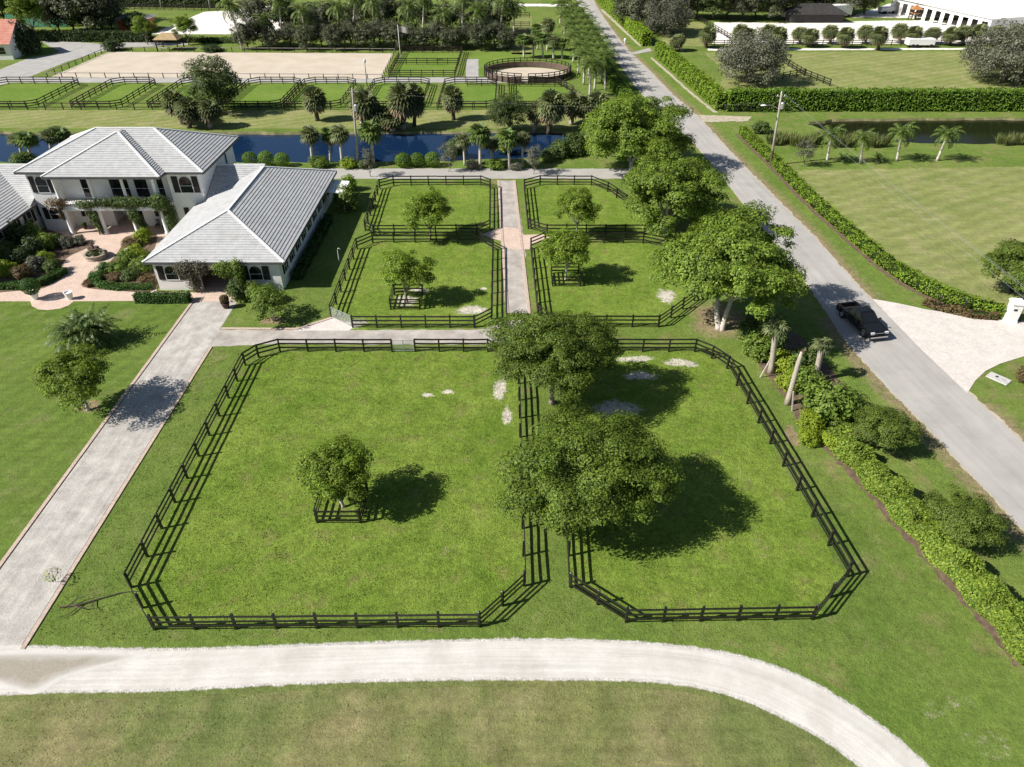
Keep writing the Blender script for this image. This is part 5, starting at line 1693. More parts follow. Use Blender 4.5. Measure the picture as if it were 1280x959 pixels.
# boulder and bench in the courtyard
x, y = G(163, 316)
root = empty('boulder', (x, y, 0), 'pale boulder in the planting bed by the stable wing', 'boulder')
bm = bmesh.new(); bmesh.ops.create_icosphere(bm, subdivisions=3, radius=.55)
rg = random.Random(4)
for v in bm.verts:
    k = 1 + .12 * sin(v.co.x * 6 + 1) + .1 * sin(v.co.y * 7) + .08 * sin(v.co.z * 9)
    v.co = Vector((v.co.x * k * 1.3, v.co.y * k, v.co.z * k * .7 + .25))
me = bpy.data.meshes.new('rock'); bm.to_mesh(me); bm.free(); me.materials.append(M['concrete']); link_mesh('rock', me, root)
# planting bed with leaning palms
GRB = 'shrubs of the roadside bed'
for i, (a, b, r, h, lf, lab) in enumerate([(946, 445, 1.5, 1.3, 'leaf_shrub', 'green shrub behind the leaning palm nearest the pale forked trunk'), (960, 432, 1.5, 1.7, 'leaf_vine', 'dark green shrub at the top of the roadside bed'),
        (978, 462, 1.2, 1.0, 'leaf_lime', 'lime shrub between the first and second leaning palms'), (985, 485, 1.1, .9, 'leaf_lime', 'lime shrub behind the headless palm trunk'), (1005, 488, 1.3, 1.2, 'leaf_shrub', 'green shrub between the headless trunk and the crossed leaning palm'),
        (1000, 465, 1.3, 1.4, 'leaf_vine', 'dark green shrub behind the headless trunk'), (1030, 522, 2.0, 1.8, 'leaf_shrub', 'large pale green bush at the hedge start'), (1012, 535, 1.0, .8, 'leaf_lime', 'low lime bush at the bed corner'),
        (1010, 553, .8, .6, 'leaf_lime', 'small lime mound at the bed tip'), (1040, 556, .9, .7, 'leaf_lime', 'lime mound beside the first crotons'), (1058, 520, 1.3, 1.3, 'leaf_shrub', 'green bush in front of the feathery tree'), (940, 420, 1.4, 1.2, 'leaf_vine', 'dark shrub in the tree shade by the roadside bed')]):
    shrub(lab, G(a, b), r, h, lf, 160 + i, GRB, var=3 if lf in ('leaf_shrub', 'leaf_lime') else None)
# leaning, newly planted palms with props
def leaning(label, base, head, R, nf, seed):
    b = G(*base)
    h, hx = HT(head[0], head[1], b[1])
    p = make_fan_palm('leaning_palm', label, seed, h, .24, R, nf, 'leaf_sabal', (hx - b[0], 0.0), 'leaning transplanted palms', 0, 'palmbark') if nf else None
    if p is None:
        p = empty('leaning_palm', (0, 0, 0), label, 'palm tree', 'leaning transplanted palms')
        lx = hx - b[0]
        MB().tube([(lx * t, 0, h * t - .1 * (1 - t)) for t in np.linspace(0, 1, 7)], [.30, .24, .22, .21, .20, .18, .10], 10).build('trunk', M['palmbark'], p, smooth=True)
        rng = np.random.default_rng(seed)
        Q = [leaves(rng, np.array([[lx + .05 * k, 0, h + .05 * k]]), np.array([[0.2 * k, 1, .2]]), .5, .15)[0] for k in range(5)]
        link_mesh('crown', quads_mesh('crown', np.array(Q), M['leaf_dead']), p)
    p.location = (b[0], b[1], 0)
    tr = [c for c in p.children if c.name.startswith('trunk')][0]
    return p
leaning('pale leaning palm with a small fan head beside the pale forked tree', (963, 466), (970, 408), 1.15, 16, 181)
leaning('leaning palm trunk without a head in the roadside bed', (984, 505), (1002, 440), 1, 0, 182)
leaning('crossed trunk leaning palm with thin fronds nearest the road', (1018, 476), (1028, 430), 1.0, 11, 183)
for i, (a, b, lab) in enumerate([((950, 472), (963, 450), 'pale timber prop of the palm beside the forked tree'), ((1000, 468), (1018, 456), 'pale timber prop leaning on the crossed trunk palm'), ((1026, 480), (1022, 458), 'short timber prop on the road side of the crossed trunk palm'), ((990, 514), (992, 490), 'pale timber prop of the headless palm')]):
    p = G(*a); h, hx = HT(b[0], b[1], p[1])
    root = empty('timber_prop', (p[0], p[1], 0), lab, 'prop', 'timber props of the leaning palms')
    MB().bar((0, 0, -.05), (hx - p[0], 0.05, h), .09, .09).build('stake', M['palebark'], root)

# date palm pair on the lawn
dp = make_feather_palm('date_palm', 'short arching date palm on the lawn, the one toward the courtyard walk', 31, 1.2, .25, 64, 2.9, 'leaf_palm', 'palmbark', group='pair of date palms on the lawn', droop=1.5, nl=18, ll=.6, lw=.085)
x, y = G(103, 432); dp.location = (x, y, 0)
x, y = G(122, 428); copy_tree(dp, (x, y, 0), 1.1, (.9, .9, 1.1), 'short arching date palm on the lawn, the one toward the drive')

# ------------------------------------------------------------------ palms
def put(proto, base, top, label, lean=True, sc=None, group=None, rot=0.0, ph=1.0, used=set()):
    """stand a copy of a prototype palm of trunk height ph with its base and head where the survey puts them"""
    b = G(*base)
    h, hx = HT(top[0], top[1], b[1])
    s = h / ph
    s2 = sc if sc else s
    if proto.name not in used and not proto.get('placed'):
        proto['placed'] = 1
        o = proto
        o['label'] = label
        if group: o['group'] = group
    else:
        o = copy_tree(proto, (0, 0, 0), label=label, group=group)
    o.location = (b[0], b[1], 0)
    o.rotation_euler = (0, math.atan2(hx - b[0], h) if lean else 0, 0)
    if rot:
        o.rotation_euler = (0, math.atan2(hx - b[0], h) if lean else 0, rot) if not lean else o.rotation_euler
    o.scale = (s2, s2, s)
    return o
GN = 'slim fan palms on the near canal bank'
fp1 = make_fan_palm('fan_palm', 'x', 41, 4.0, .17, 1.5, 26, 'leaf_sabal', dead=4, bark='palebark', group=GN)
fp2 = make_fan_palm('fan_palm', 'x', 42, 4.0, .17, 1.6, 30, 'leaf_palm', dead=6, bark='palebark', group=GN)
nearp = [((28, 197), (22, 173), 1.0, 'smaller of the twin palms by the canal behind the far wing'), ((39, 201), (33, 172), 1.05, 'taller of the twin palms by the canal behind the far wing'), ((63, 193), (63, 168), 1.0, 'leafy palm by the canal beside the villa roof'), ((76, 190), (74, 165), 1.1, 'bushy palm by the canal nearest the villa roof edge'),
    ((391, 208), (387, 167), .95, 'slim palm nearest the stable wing on the canal bank'), ((413, 203), (411, 168), .8, 'thin palm second from the stable wing on the canal bank'), ((428, 209), (424, 166), .95, 'palm third from the stable wing on the canal bank'), ((467, 207), (463, 163), 1.15, 'full headed palm beside the tall wooden pole'),
    ((581, 207), (579, 174), .85, 'small headed palm past the grey young tree on the canal bank'), ((600, 211), (600, 166), 1.05, 'tall straight palm in front of the canal'), ((615, 205), (614, 178), 1.0, 'short bushy palm between two tall canal palms'), ((637, 212), (635, 172), 1.0, 'palm lined up with the gravel aisle'), ((653, 207), (653, 173), .85, 'last slim palm of the canal bank row before the lawn slope')]
for i, (b, t, s, lab) in enumerate(nearp):
    put((fp1, fp2)[i % 2], b, t, lab, sc=s * 1.12, ph=4.0)
GFAR = 'shaggy fan palms on the far canal bank'
sp1 = make_fan_palm('shaggy_palm', 'x', 43, 3.4, .3, 2.0, 44, 'leaf_sabal', dead=26, group=GFAR, bark='palmbark', blades=10)
sp2 = make_fan_palm('shaggy_palm', 'x', 44, 3.4, .3, 2.1, 50, 'leaf_sabal', dead=30, group=GFAR, bark='darkbark', blades=10)
farp = [((228, 155), (216, 126), 1.2, 'leaning shaggy palm before the round tree'), ((237, 160), (235, 134), 1.25, 'middle shaggy palm before the round tree'), ((263, 160), (261, 136), 1.2, 'shaggy palm under the round tree on its canal side'), ((397, 151), (392, 122), 1.15, 'single egg shaped palm on the far bank by the fourth paddock'),
    ((453, 161), (455, 127), 1.5, 'big grey palm behind the tall wooden pole'), ((478, 161), (476, 142), 1.3, 'low brown palm in the dark clump'), ((504, 162), (503, 122), 1.45, 'largest headed palm of the dark clump'), ((518, 158), (518, 122), 1.0, 'palm on the road side of the dark clump'), ((492, 164), (490, 150), 1.3, 'low palm over the water in the dark clump'),
    ((567, 150), (565, 121), 1.05, 'single egg shaped palm beside the sixth paddock'), ((668, 163), (672, 138), 1.1, 'palm beside the round bush tree on the far bank'), ((686, 166), (689, 130), 1.3, 'dark trunk palm mirrored in the canal end'), ((714, 156), (717, 127), 1.35, 'wide palm at the end of the canal'), ((747, 156), (746, 128), 1.2, 'palm near the roadside trees at the canal end'), ((735, 158), (733, 132), 1.1, 'palm just behind the canal end palm')]
for i, (b, t, s, lab) in enumerate(farp):
    put((sp1, sp2)[i % 2], b, t, lab, sc=s, ph=3.4)
# round bushes on the near bank
GR = 'round clipped bushes on the canal bank'
for i, (a, b, lab) in enumerate([(314, 207, 'round bush nearest the villa behind the stable wing'), (334, 207, 'middle round bush behind the stable wing'), (354, 208, 'round bush behind the end of the stable ridge'), (504, 209, 'first round bush past the tall wooden pole'), (522, 208, 'middle round bush of the three past the tall pole'), (541, 208, 'third round bush past the tall pole')]):
    p = G(a, b)
    if i == 0:
        rng = np.random.default_rng(200)
        ball = empty('round_bush', (0, 0, 0), lab, 'shrub', GR)
        u = sphere_dirs(rng, 2600)
        link_mesh('foliage', quads_mesh('foliage', leaves(rng, u * np.array([1.1, 1.1, 1.0]) * (.72 + .3 * rng.random((2600, 1)) ** .35) + np.array([0, 0, 1.0]), u + rng.normal(size=(2600, 3)) * .45, .15), M['leaf_tall']), ball)
        MB().tube([(0, 0, -.1), (.02, 0, .5), (0, 0, 1.0)], [.09, .07, .05], 7).build('stem', M['bark'], ball)
        ball.location = (p[0], p[1], 0)
    else:
        copy_tree(ball, (p[0], p[1], 0), i * 1.1, (1 + .05 * (i % 2),) * 3, lab)
GW = 'low wild shrubs on the canal bank'
for i, (a, b, r, h, lf, lab) in enumerate([(400, 209, 1.4, .9, 'leaf_shrub', 'low shrub under the first canal palms'), (437, 210, 1.2, .8, 'leaf_lime', 'yellowish low shrub beside the tall pole'), (456, 210, 1.0, .7, 'leaf_vine', 'low shrub at the pole foot'), (592, 211, 1.1, .7, 'leaf_grey', 'low grey shrub under the tall canal palm'), (620, 211, 1.3, .8, 'leaf_shrub', 'low green shrub between canal palms'), (645, 212, 1.0, .6, 'leaf_grey', 'low grey shrub near the lawn slope'), (30, 203, 1.8, .8, 'leaf_vine', 'low hedge like shrub under the twin palms'), (570, 195, 1.6, 1.5, 'leaf_vine', 'leafy shrub at the water edge'), (628, 190, 1.5, 1.6, 'leaf_lime', 'yellow green clump at the water edge')]):
    shrub(lab, G(a, b), r, h, lf, 210 + i, GW)
# thin grey young trees by the canal road
for i, (a, b, r, h, lab) in enumerate([(700, 196, 1.7, 1.4, 'dark shrub on the near bank at the canal end'), (718, 192, 2.0, 1.6, 'dark shrub in the water edge at the canal end'), (736, 186, 2.1, 1.7, 'dark shrub at the very tip of the canal'), (748, 176, 1.8, 1.5, 'dark shrub behind the canal tip by the road trees'), (686, 201, 1.3, 1.0, 'dark low shrub beside the last slim canal palm')]):
    shrub(lab, G(a, b), r, h, 'leaf_vine', 280 + i, GW)
GY = 'thin grey young trees by the canal road'
yt = make_tree('young_tree', 'thin grey young tree by the tall wooden pole', 'tree', 51, 1.0, 1.7, 2.4, 26, 60, .4, .14, 'leaf_grey', 'bark', .06, GY, 6, flat=.9, low=-.8)
x, y = G(463, 221); yt.location = (x, y, 0)
x, y = G(561, 215); copy_tree(yt, (x, y, 0), 1.0, (1.15, 1.15, 1.05), 'thin grey young tree before the three round bushes end')
x, y = G(667, 218); copy_tree(yt, (x, y, 0), 2.4, (1.2, 1.2, 1.0), 'thin grey young tree at the head of the gravel aisle')
# round tree and bush on the far bank
rt = make_tree('round_tree', 'dense round dark tree behind the far canal bank fence', 'tree', 52, 4.4, 4.0, 5.0, 90, 150, 1.2, .30, 'leaf_round', 'darkbark', .25, None, 10, flat=.8, low=-.8, lob=.08)
x, y = G(275, 141); rt.location = (x, y, 0)
copy_tree(rt, G(635, 164) + (0,), 1.0, (.66, .66, .64), 'dense round bush tree before the seventh paddock')
# grassy margin reeds at the ditch
def reeds(name, label, spots, seed):
    rng = np.random.default_rng(seed)
    Q = []
    for (x, y, r, n, h) in spots:
        for k in range(n):
            a, d = rng.random() * 6.28, r * math.sqrt(rng.random())
            b = np.array([x + d * cos(a), y + d * sin(a) * .6, -.1])
            t = b + np.array([rng.normal() * .35, rng.normal() * .35, h * (.6 + .5 * rng.random())])
            w = np.array([cos(a), sin(a), 0]) * .07
            md = b * .45 + t * .55 + np.array([0, 0, .1])
            Q.append([b - w, md - w * .8, t, md + w * .8])
    o = link_mesh(name, quads_mesh(name, np.array(Q), M['reed']))
    o['kind'] = 'stuff'; o['label'] = label; o['category'] = 'reeds'
rs = []
for i in range(15):
    x, y = G(968 + i * 9.5, 181 - 3 * sin(i * 1.3))
    rs.append((x, y, 1.3, 150, 2.0))
for q in ((1255, 181), (1270, 180), (1285, 181)):
    x, y = G(*q); rs.append((x, y, 1.3, 160, 1.9))
reeds('reeds', 'pale reeds along the near edge of the dark ditch', rs, 5)
# queen palms by the ditch
GQ = 'slim feathery palms before the dark ditch'
qp = make_feather_palm('queen_palm', 'x', 32, 4.0, .16, 22, 2.7, 'leaf_royal', 'palebark', group=GQ, droop=2.2, nl=12, ll=.7, lw=.11)
for i, (b, t, s, lab) in enumerate([((1033, 204), (1040, 168), 1.0, 'feathery palm nearest the utility pole, before the ditch'), ((1075, 204), (1080, 172), .85, 'small feathery palm second from the utility pole'), ((1121, 201), (1128, 165), 1.05, 'white trunked feathery palm third from the utility pole'), ((1171, 201), (1185, 168), 1.05, 'leaning feathery palm farthest from the utility pole')]):
    put(qp, b, t, lab, sc=s, ph=4.0)
cy = make_feather_palm('cycad', 'dark low cycad beside the first feathery palm', 33, .35, .18, 18, 1.0, 'leaf_palm', 'palmbark', group='low cycads before the dark ditch', droop=1.4, nl=9, ll=.3, lw=.06, cat='cycad')
x, y = G(1053, 202); cy.location = (x, y, 0); cy.scale = (1.2, 1.2, 1.2)
x, y = G(1097, 203); copy_tree(cy, (x, y, 0), 1.0, (1.2, 1.2, 1.5), 'dark taller cycad between the second and third feathery palms')
x, y = G(1148, 201); copy_tree(cy, (x, y, 0), 2.0, (1.1, 1.1, 1.1), 'yellowish low cycad beside the last feathery palm')
x, y = G(1002, 208); q = copy_tree(yt, (x, y, 0), .6, (1.25, 1.25, .95), 'small bushy tree beside the utility pole'); del q['group']
shrub('low dark shrub at the start of the long roadside hedge', G(950, 166), 1.6, 1.0, 'leaf_vine', 230)
# royal palms
GRP = 'royal palms standing above the dark tree belt'
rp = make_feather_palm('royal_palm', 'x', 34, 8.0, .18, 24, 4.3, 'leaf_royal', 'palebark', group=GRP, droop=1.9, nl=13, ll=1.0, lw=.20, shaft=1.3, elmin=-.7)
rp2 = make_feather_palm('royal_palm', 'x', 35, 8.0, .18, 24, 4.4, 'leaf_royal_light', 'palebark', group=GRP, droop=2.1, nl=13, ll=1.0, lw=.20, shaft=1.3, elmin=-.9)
put(rp, (303, 63), (289, 12), 'lone tall palm by the white sand lot behind the arena', sc=1.05, ph=8.0)
tl = [(340, 61, 331, 27), (352, 52, 350, 6), (384, 62, 378, 19), (425, 60, 422, 15), (440, 52, 444, 0), (468, 58, 466, 9), (507, 60, 510, 14), (528, 50, 530, 2), (557, 61, 555, 22), (578, 52, 578, 3), (601, 60, 598, 18), (625, 52, 628, 6), (642, 50, 643, 12)]
for i, (a, b, c, d) in enumerate(tl):
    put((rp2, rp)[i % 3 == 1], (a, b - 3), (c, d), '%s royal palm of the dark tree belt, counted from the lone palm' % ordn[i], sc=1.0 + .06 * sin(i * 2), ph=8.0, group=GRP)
GRR = 'palms lining the far road'
rowp = [(737, 121), (733, 113), (729.5, 106), (726, 99), (722.5, 93), (719, 86), (716.5, 79), (713, 72), (712, 63), (708, 55), (705, 47), (702, 39), (700, 31), (698, 22)]
for i, (a, b) in enumerate(rowp):
    y = G(a, b)[1]
    o = put(rp, (a, b), (a + 1.5, b - 38 * 133 / y), '%s palm of the row lining the far road, counted from the canal' % ordn[i], sc=.95, ph=8.0, group=GRR)
    if i % 2:
        o.location.x += 1.6
        o.rotation_euler = (0, 0, 0)
for i, (a, b) in enumerate([(757, 114), (752, 103), (748, 94), (744, 85), (740, 76), (736, 67), (732, 58), (727, 48), (722, 38)]):
    y = G(a, b)[1]
    put(rp, (a, b), (a - 1.5, b - 42 * 133 / y), '%s palm of the row right beside the road hedge, counted from the canal' % ordn[i], sc=.9, ph=8.0, group=GRR)
GL = 'light green palms behind the round pen'
for i, (b, t) in enumerate([((655, 73), (654, 49)), ((667, 72), (666, 50)), ((679, 73), (677, 47)), ((692, 74), (691, 50)), ((703, 74), (702, 52)), ((684, 64), (685, 30)), ((672, 62), (673, 36))]):
    put((fp2, fp1)[i % 2], b, t, '%s light green palm behind the round pen, counted from the dark belt' % ordn[i], sc=1.35, ph=4.0, group=GL)
# dark tree belt behind the arena
GD = 'dark trees of the belt behind the arena'
bt1 = make_tree('belt_tree', 'x', 'tree', 53, 4.0, 3.6, 4.6, 70, 90, 1.25, .42, 'leaf_belt', 'darkbark', .22, GD, 8, flat=.8, low=-.85, lob=.22)
bt2 = make_tree('belt_tree', 'x', 'tree', 54, 4.2, 3.4, 4.8, 60, 110, 1.4, .36, 'leaf_belt2', 'darkbark', .22, GD, 8, flat=.7, low=-.85, lob=.25)
bl = [(312, 60), (330, 56), (346, 61), (366, 58), (386, 61), (404, 57), (422, 61), (440, 57), (458, 61), (476, 57), (494, 61), (512, 57), (530, 61), (548, 57), (566, 61), (584, 57), (602, 61), (618, 57), (634, 61), (320, 47), (350, 46), (385, 46), (415, 45), (450, 45), (485, 44), (520, 44), (555, 44), (590, 44), (622, 44)]
rgt = random.Random(9)
ord2 = ordn
for i, (a, b) in enumerate(bl):
    p = G(a, b)
    s = rgt.uniform(.62, .80) if i < 19 else rgt.uniform(.95, 1.15)
    p = (p[0], p[1] - 1) if i < 19 else (p[0], p[1] + 3)
    lab = ('%s front row tree of the dark belt, counted from the lone palm' % ord2[i]) if i < 19 else ('%s rear row tree of the dark belt, counted from the lone palm' % ord2[i - 19])
    if i < 2:
        o = (bt1, bt2)[i]; o['label'] = lab
        o.location = (p[0], p[1], 0); o.scale = (s, s, s)
    else:
        copy_tree((bt1, bt2)[i % 2], (p[0], p[1], 0), rgt.random() * 6, (s, s, s * rgt.uniform(.85, 1.15)), lab)
# far trees, top left
GT = 'trees beyond the red roofed house'
for i, (a, b, s, lab) in enumerate([(75, 40, 1.0, 'dense tree behind the hedge nearest the red roof'), (92, 41, 1.2, 'tall dense tree second behind the hedge from the red roof'), (110, 40, 1.1, 'grey green tree in the middle behind the hedge'), (128, 41, 1.2, 'grey green tree by the low red barn'), (142, 38, .9, 'smaller tree touching the red barn'), (100, 30, 1.3, 'tree rising behind the hedge trees'), (125, 28, 1.3, 'tall tree rising behind the red barn'),
        (10, 18, .8, 'far tree above the red roof'), (28, 17, .8, 'far dark tree just past the red roof'), (48, 18, .85, 'far dark tree between red roof and hedge trees'), (65, 16, .8, 'farthest dark tree before the green netting'), (5, 28, .9, 'tree hugging the back of the red roof'), (-12, 20, .9, 'far tree at the edge behind the red roof')]):
    p = G(a, b)
    copy_tree((bt1, bt2, rt)[i % 3], (p[0], p[1], 0), i * 1.3, (s * (1.15 if i < 7 else 1.25),) * 3, lab, GT)
GTR = 'trees along the far edge beyond the sand lot'
for i, (a, b) in enumerate([(788, 34), (806, 40), (800, 22), (852, 24), (872, 22), (890, 25), (908, 23), (926, 25), (944, 23), (962, 25), (980, 19), (1000, 18), (1022, 18), (1062, 20), (1080, 18), (1040, 16), (905, 14), (860, 12), (820, 18), (950, 14)]):
    p = G(a, b)
    copy_tree((bt1, bt2, rt)[i % 3], (p[0], p[1], 0), i * 1.1, (1.15 + .12 * sin(i * 3),) * 3, '%s dark tree beyond the sand lot, counted from the far road' % ordn[i], GTR)
# wispy grey trees
gt = make_tree('grey_tree', 'wide grey green wispy tree behind the corner of the tall hedge', 'tree', 55, 6.6, 4.6, 4.2, 150, 110, 1.5, .34, 'leaf_grey', 'bark', .18, 'wispy grey trees', 14, 3, flat=.9, low=-.7, lob=.12, tips=.9)
x, y = G(934, 104); gt.location = (x, y, 0)
x, y = G(1250, 104); copy_tree(gt, (x, y, 0), 1.2, (1.1, 1.1, 1.15), 'wide grey green wispy tree behind the far end of the tall hedge')
x, y = G(1292, 100); copy_tree(gt, (x, y, 0), 2.2, (1.1, 1.1, 1.2), 'darker wispy tree partly out of sight behind the tall hedge')
x, y = G(832, 43); copy_tree(gt, (x, y, 0), 3.2, (.95, .95, 1.0), 'grey round wispy tree beside the farthest road hedge')
# small palms before the sand lot
GSP = 'small round headed palms before the white sand lot'
sl = [(852, 64, 845, 48), (883, 60, 885, 42), (927, 58, 926, 38), (934, 57, 934, 42), (961, 57, 961, 38), (974, 62, 973, 42), (1000, 55, 1000, 40), (1013, 59, 1013, 43), (1038, 55, 1038, 38), (1057, 60, 1057, 42), (1082, 55, 1082, 38), (1098, 63, 1099, 42), (1125, 54, 1125, 36), (1142, 57, 1142, 40), (1166, 55, 1166, 40), (1188, 57, 1189, 41), (1204, 55, 1204, 38), (1224, 54, 1224, 37), (1246, 54, 1246, 38), (1268, 54, 1268, 38)]
for i, (a, b, c, d) in enumerate(sl):
    put((sp1, sp2)[i % 2], (a, b), (c, d), '%s small palm before the sand lot, counted from the road' % ordn[i], sc=1.15, ph=3.4, group=GSP)
shrub('lone low dark clump on the arena corner by the road', G(142, 63), 2.4, 1.3, 'leaf_dark', 240)
shrub('dark low shrub beyond the arena rail by the lone palm', G(265, 64), 2.6, .7, 'leaf_dark', 241)
for i, (a, b, lab) in enumerate([(185, 56, 'small bright tree beside the tan roofed gazebo, road side'), (236, 56, 'small bright tree beside the tan roofed gazebo, palm side'), (45, 50, 'bright green tree beside the red roofed house')]):
    p = G(a, b)
    copy_tree(sb, (p[0], p[1], 0), i, (1.15, 1.15, 1.15) if i < 2 else (1.8, 1.8, 1.9), lab, 'bright small trees behind the arena')
for i, (a, b, r, h) in enumerate([(20, 70, 2.2, 3.0), (35, 68, 2.4, 3.5), (45, 67, 2.0, 3.0)]):
    shrub(('dark shrub against the red roofed house wall', 'tall dark shrub at the red roofed house corner', 'dark shrub in front of the red roofed house, by the road')[i], G(a, b), r, h, 'leaf_dark', 250 + i)
hedge('far_hedge', 'dark hedge behind the lane past the red roofed house', [G(50, 51), G(120, 52), G(190, 52.5)], 2.0, 2.4, 'leaf_dark', 16, .4, 81)
hedge('far_hedge', 'dark hedge between the white sand lot and the gazebo', [G(188, 52.5), G(240, 53), G(300, 54)], 1.4, 1.2, 'leaf_vine', 16, .4, 82)
hedge('far_hedge', 'long dark hedge across the top beyond the white sand lot', [G(120, 8), G(200, 9), G(275, 10)], 2.2, 2.6, 'leaf_dark', 10, .5, 83)
hedge('far_hedge', 'low hedge by the tent yard', [G(1115, 11), G(1150, 11)], 3, 2.2, 'leaf_tall', 10, .5, 84)
shrub('dark rounded hedge block by the red barn', G(172, 40), 3.2, 2.6, 'leaf_dark', 260)

# ------------------------------------------------------------------ far buildings
def hip_building(name, label, cx, cy, w, d, hw, hr, wallm, roofm, rz=0.0, gable=False, wins=(), cat='house', over=.6):
    root = empty(name, (cx, cy, 0), label, cat, None, rz)
    m = MB()
    m.box((0, 0, hw / 2), (w, d, hw))
    if gable:
        m.add([(w / 2 - .01, -d / 2, hw), (w / 2 - .01, d / 2, hw), (w / 2 - .01, 0, hr - .12)], [(0, 1, 2)])
        m.add([(-w / 2 + .01, -d / 2, hw), (-w / 2 + .01, d / 2, hw), (-w / 2 + .01, 0, hr - .12)], [(0, 2, 1)])
    m.build('wall', M[wallm], root)
    r = MB()
    W, D = w / 2 + over, d / 2 + over
    k = 0 if gable else min(W, D) * .98
    a, b, c, e = (-W, -D, hw - .1), (W, -D, hw - .1), (W, D, hw - .1), (-W, D, hw - .1)
    t0, t1 = (-W + k, 0, hr), (W - k, 0, hr)
    roof_plane(r, a, b, t1, t0, .5)
    roof_plane(r, c, e, t0, t1, .5)
    if not gable:
        roof_plane(r, b, c, t1, t1, .5)
        roof_plane(r, e, a, t0, t0, .5)
    r.build('roof', M[roofm], root)
    for (x, y, z, ww, hh, rr) in wins:
        window(root, x, y, z, ww, hh, rz=rr, arch=False, shutters=False)
    return root
hip_building('ranch_house', 'white house with a red tile gable roof beside the far road', -125.0, 179.5, 22, 12, 3.4, 7.4, 'wall', 'redtile', R_(4), True, [(9, -6.01, 1.2, 1.6, 1.4, 0), (6, -6.01, 1.2, 1.6, 1.4, 0), (11.01, 0, 4.5, .7, 1.0, pi / 2), (11.01, 2, 1.0, 1.6, 1.6, pi / 2)])
x, y = G(163, 41)
hip_building('barn', 'low red barn with a flat grey roof behind the dark hedge', x + .5, y + 4, 8, 5, 3.2, 4.0, 'redpaint', 'greywood', R_(3), False, [(1.5, -2.51, .3, 2.0, 2.2, 0)], 'barn', .8)
hip_building('shed', 'dark roofed stable shed beyond the sand lot', *G(1015, 26), 15, 7, 2.3, 4.4, 'darkroof', 'darkroof', 0, False, [], 'shed', .8)

def gazebo():
    x, y = G(214, 62)
    root = empty('gazebo', (x, y, 0), 'open tan roofed gazebo on posts at the back of the riding arena', 'gazebo')
    r = MB()
    a, b, c, e = (-2.9, -2.2, 2.5), (2.9, -2.2, 2.5), (2.9, 2.2, 2.5), (-2.9, 2.2, 2.5)
    t0, t1 = (-1.2, 0, 3.7), (1.2, 0, 3.7)
    roof_plane(r, a, b, t1, t0, .3); roof_plane(r, c, e, t0, t1, .3); roof_plane(r, b, c, t1, t1, .3); roof_plane(r, e, a, t0, t0, .3)
    r.box((0, 0, 2.42), (5.6, 4.2, .08))
    r.build('roof', M['thatch'], root)
    for sx in (-1, 1):
        for sy in (-1, 1):
            MB().box((sx * 2.5, sy * 1.8, 1.2), (.22, .22, 2.4)).build('post', M['farwood'], root)
    MB().box((-1.5, -.5, .5), (2.4, .5, .08)).box((-2.3, -.5, .23), (.1, .45, .46)).box((-.7, -.5, .23), (.1, .45, .46)).build('bench', M['whitepaint'], root)
gazebo()

def tent():
    root = empty('marquee', (139.3, 225, 0), 'long white peaked marquee with a row of openings beyond the sand lot', 'tent', None, R_(-75))
    W, D, h, hr = 37, 44, 4.2, 9.0
    m = MB()
    n = 14
    bays = []
    w = MB()
    holes = [(1.2 + k * 3.3, 3.2 + k * 3.3, .05, 3.2) for k in range(11)]
    wall_run(w, (-W / 2, -D / 2), (W / 2, -D / 2), 0, h, .12, holes)
    wall_run(w, (-W / 2, D / 2), (W / 2, D / 2), 0, h, .12)
    wall_run(w, (-W / 2, -D / 2), (-W / 2, D / 2), 0, h, .12)
    wall_run(w, (W / 2, -D / 2), (W / 2, D / 2), 0, h, .12)
    w.build('wall', M['tentcloth'], root)
    r = MB()
    nx, ny = 40, 16
    for i in range(nx + 1):
        for j in range(ny + 1):
            u, v = i / nx, j / ny
            x = (u - .5) * (W + 1.2); y = (v - .5) * (D + 1.2)
            ridge = 1 - abs(2 * v - 1)
            endf = min(1, min(u, 1 - u) * W / 13)
            z = h - .1 + (hr - h) * (ridge ** 1.25) * endf ** 1.1 + .5 * max(0, cos(u * pi * 8)) * ridge
            r.v.append((x, y, z))
    for i in range(nx):
        for j in range(ny):
            a = i * (ny + 1) + j
            r.f.append((a, a + ny + 1, a + ny + 2, a + 1))
    r.build('canopy', M['tentcloth'], root, smooth=True)
tent()

def trailer(label, p, rz, L, W, h, mat, name='trailer'):
    root = empty(name, (p[0], p[1], 0), label, 'trailer', None, rz)
    m = MB().box((0, 0, h / 2 + .6), (L, W, h))
    me = m.build('body', M[mat], root)
    bv = me.modifiers.new('b', 'BEVEL'); bv.width = .12; bv.segments = 2
    for x in (-L * .3, -L * .15, L * .38):
        for s in (-1, 1):
            w = MB().tube([(x, s * (W / 2 - .12), .42), (x, s * (W / 2 + .08), .42)], .42, 14).build('wheel', M['tyre'], root)
    MB().box((L / 2 + .02, 0, h * .75 + .5), (.06, W * .8, h * .35)).build('windscreen', M['glass'], root)
trailer('white box lorry parked by the dark trees beyond the sand lot', G(1046, 22), R_(20), 8, 2.5, 2.8, 'whitepaint')
trailer('white low trailer parked beside the dark roofed shed', G(990, 24), R_(5), 6, 2.4, 1.8, 'whitepaint')
trailer('white covered trailer between the small palms and the pasture', G(1148, 59), R_(0), 6.5, 2.2, 1.4, 'whitepaint')
trailer('white car parked on the pale yard by the marquee', G(1107, 17), R_(10), 4.6, 1.9, 1.2, 'whitepaint', 'parked_car')

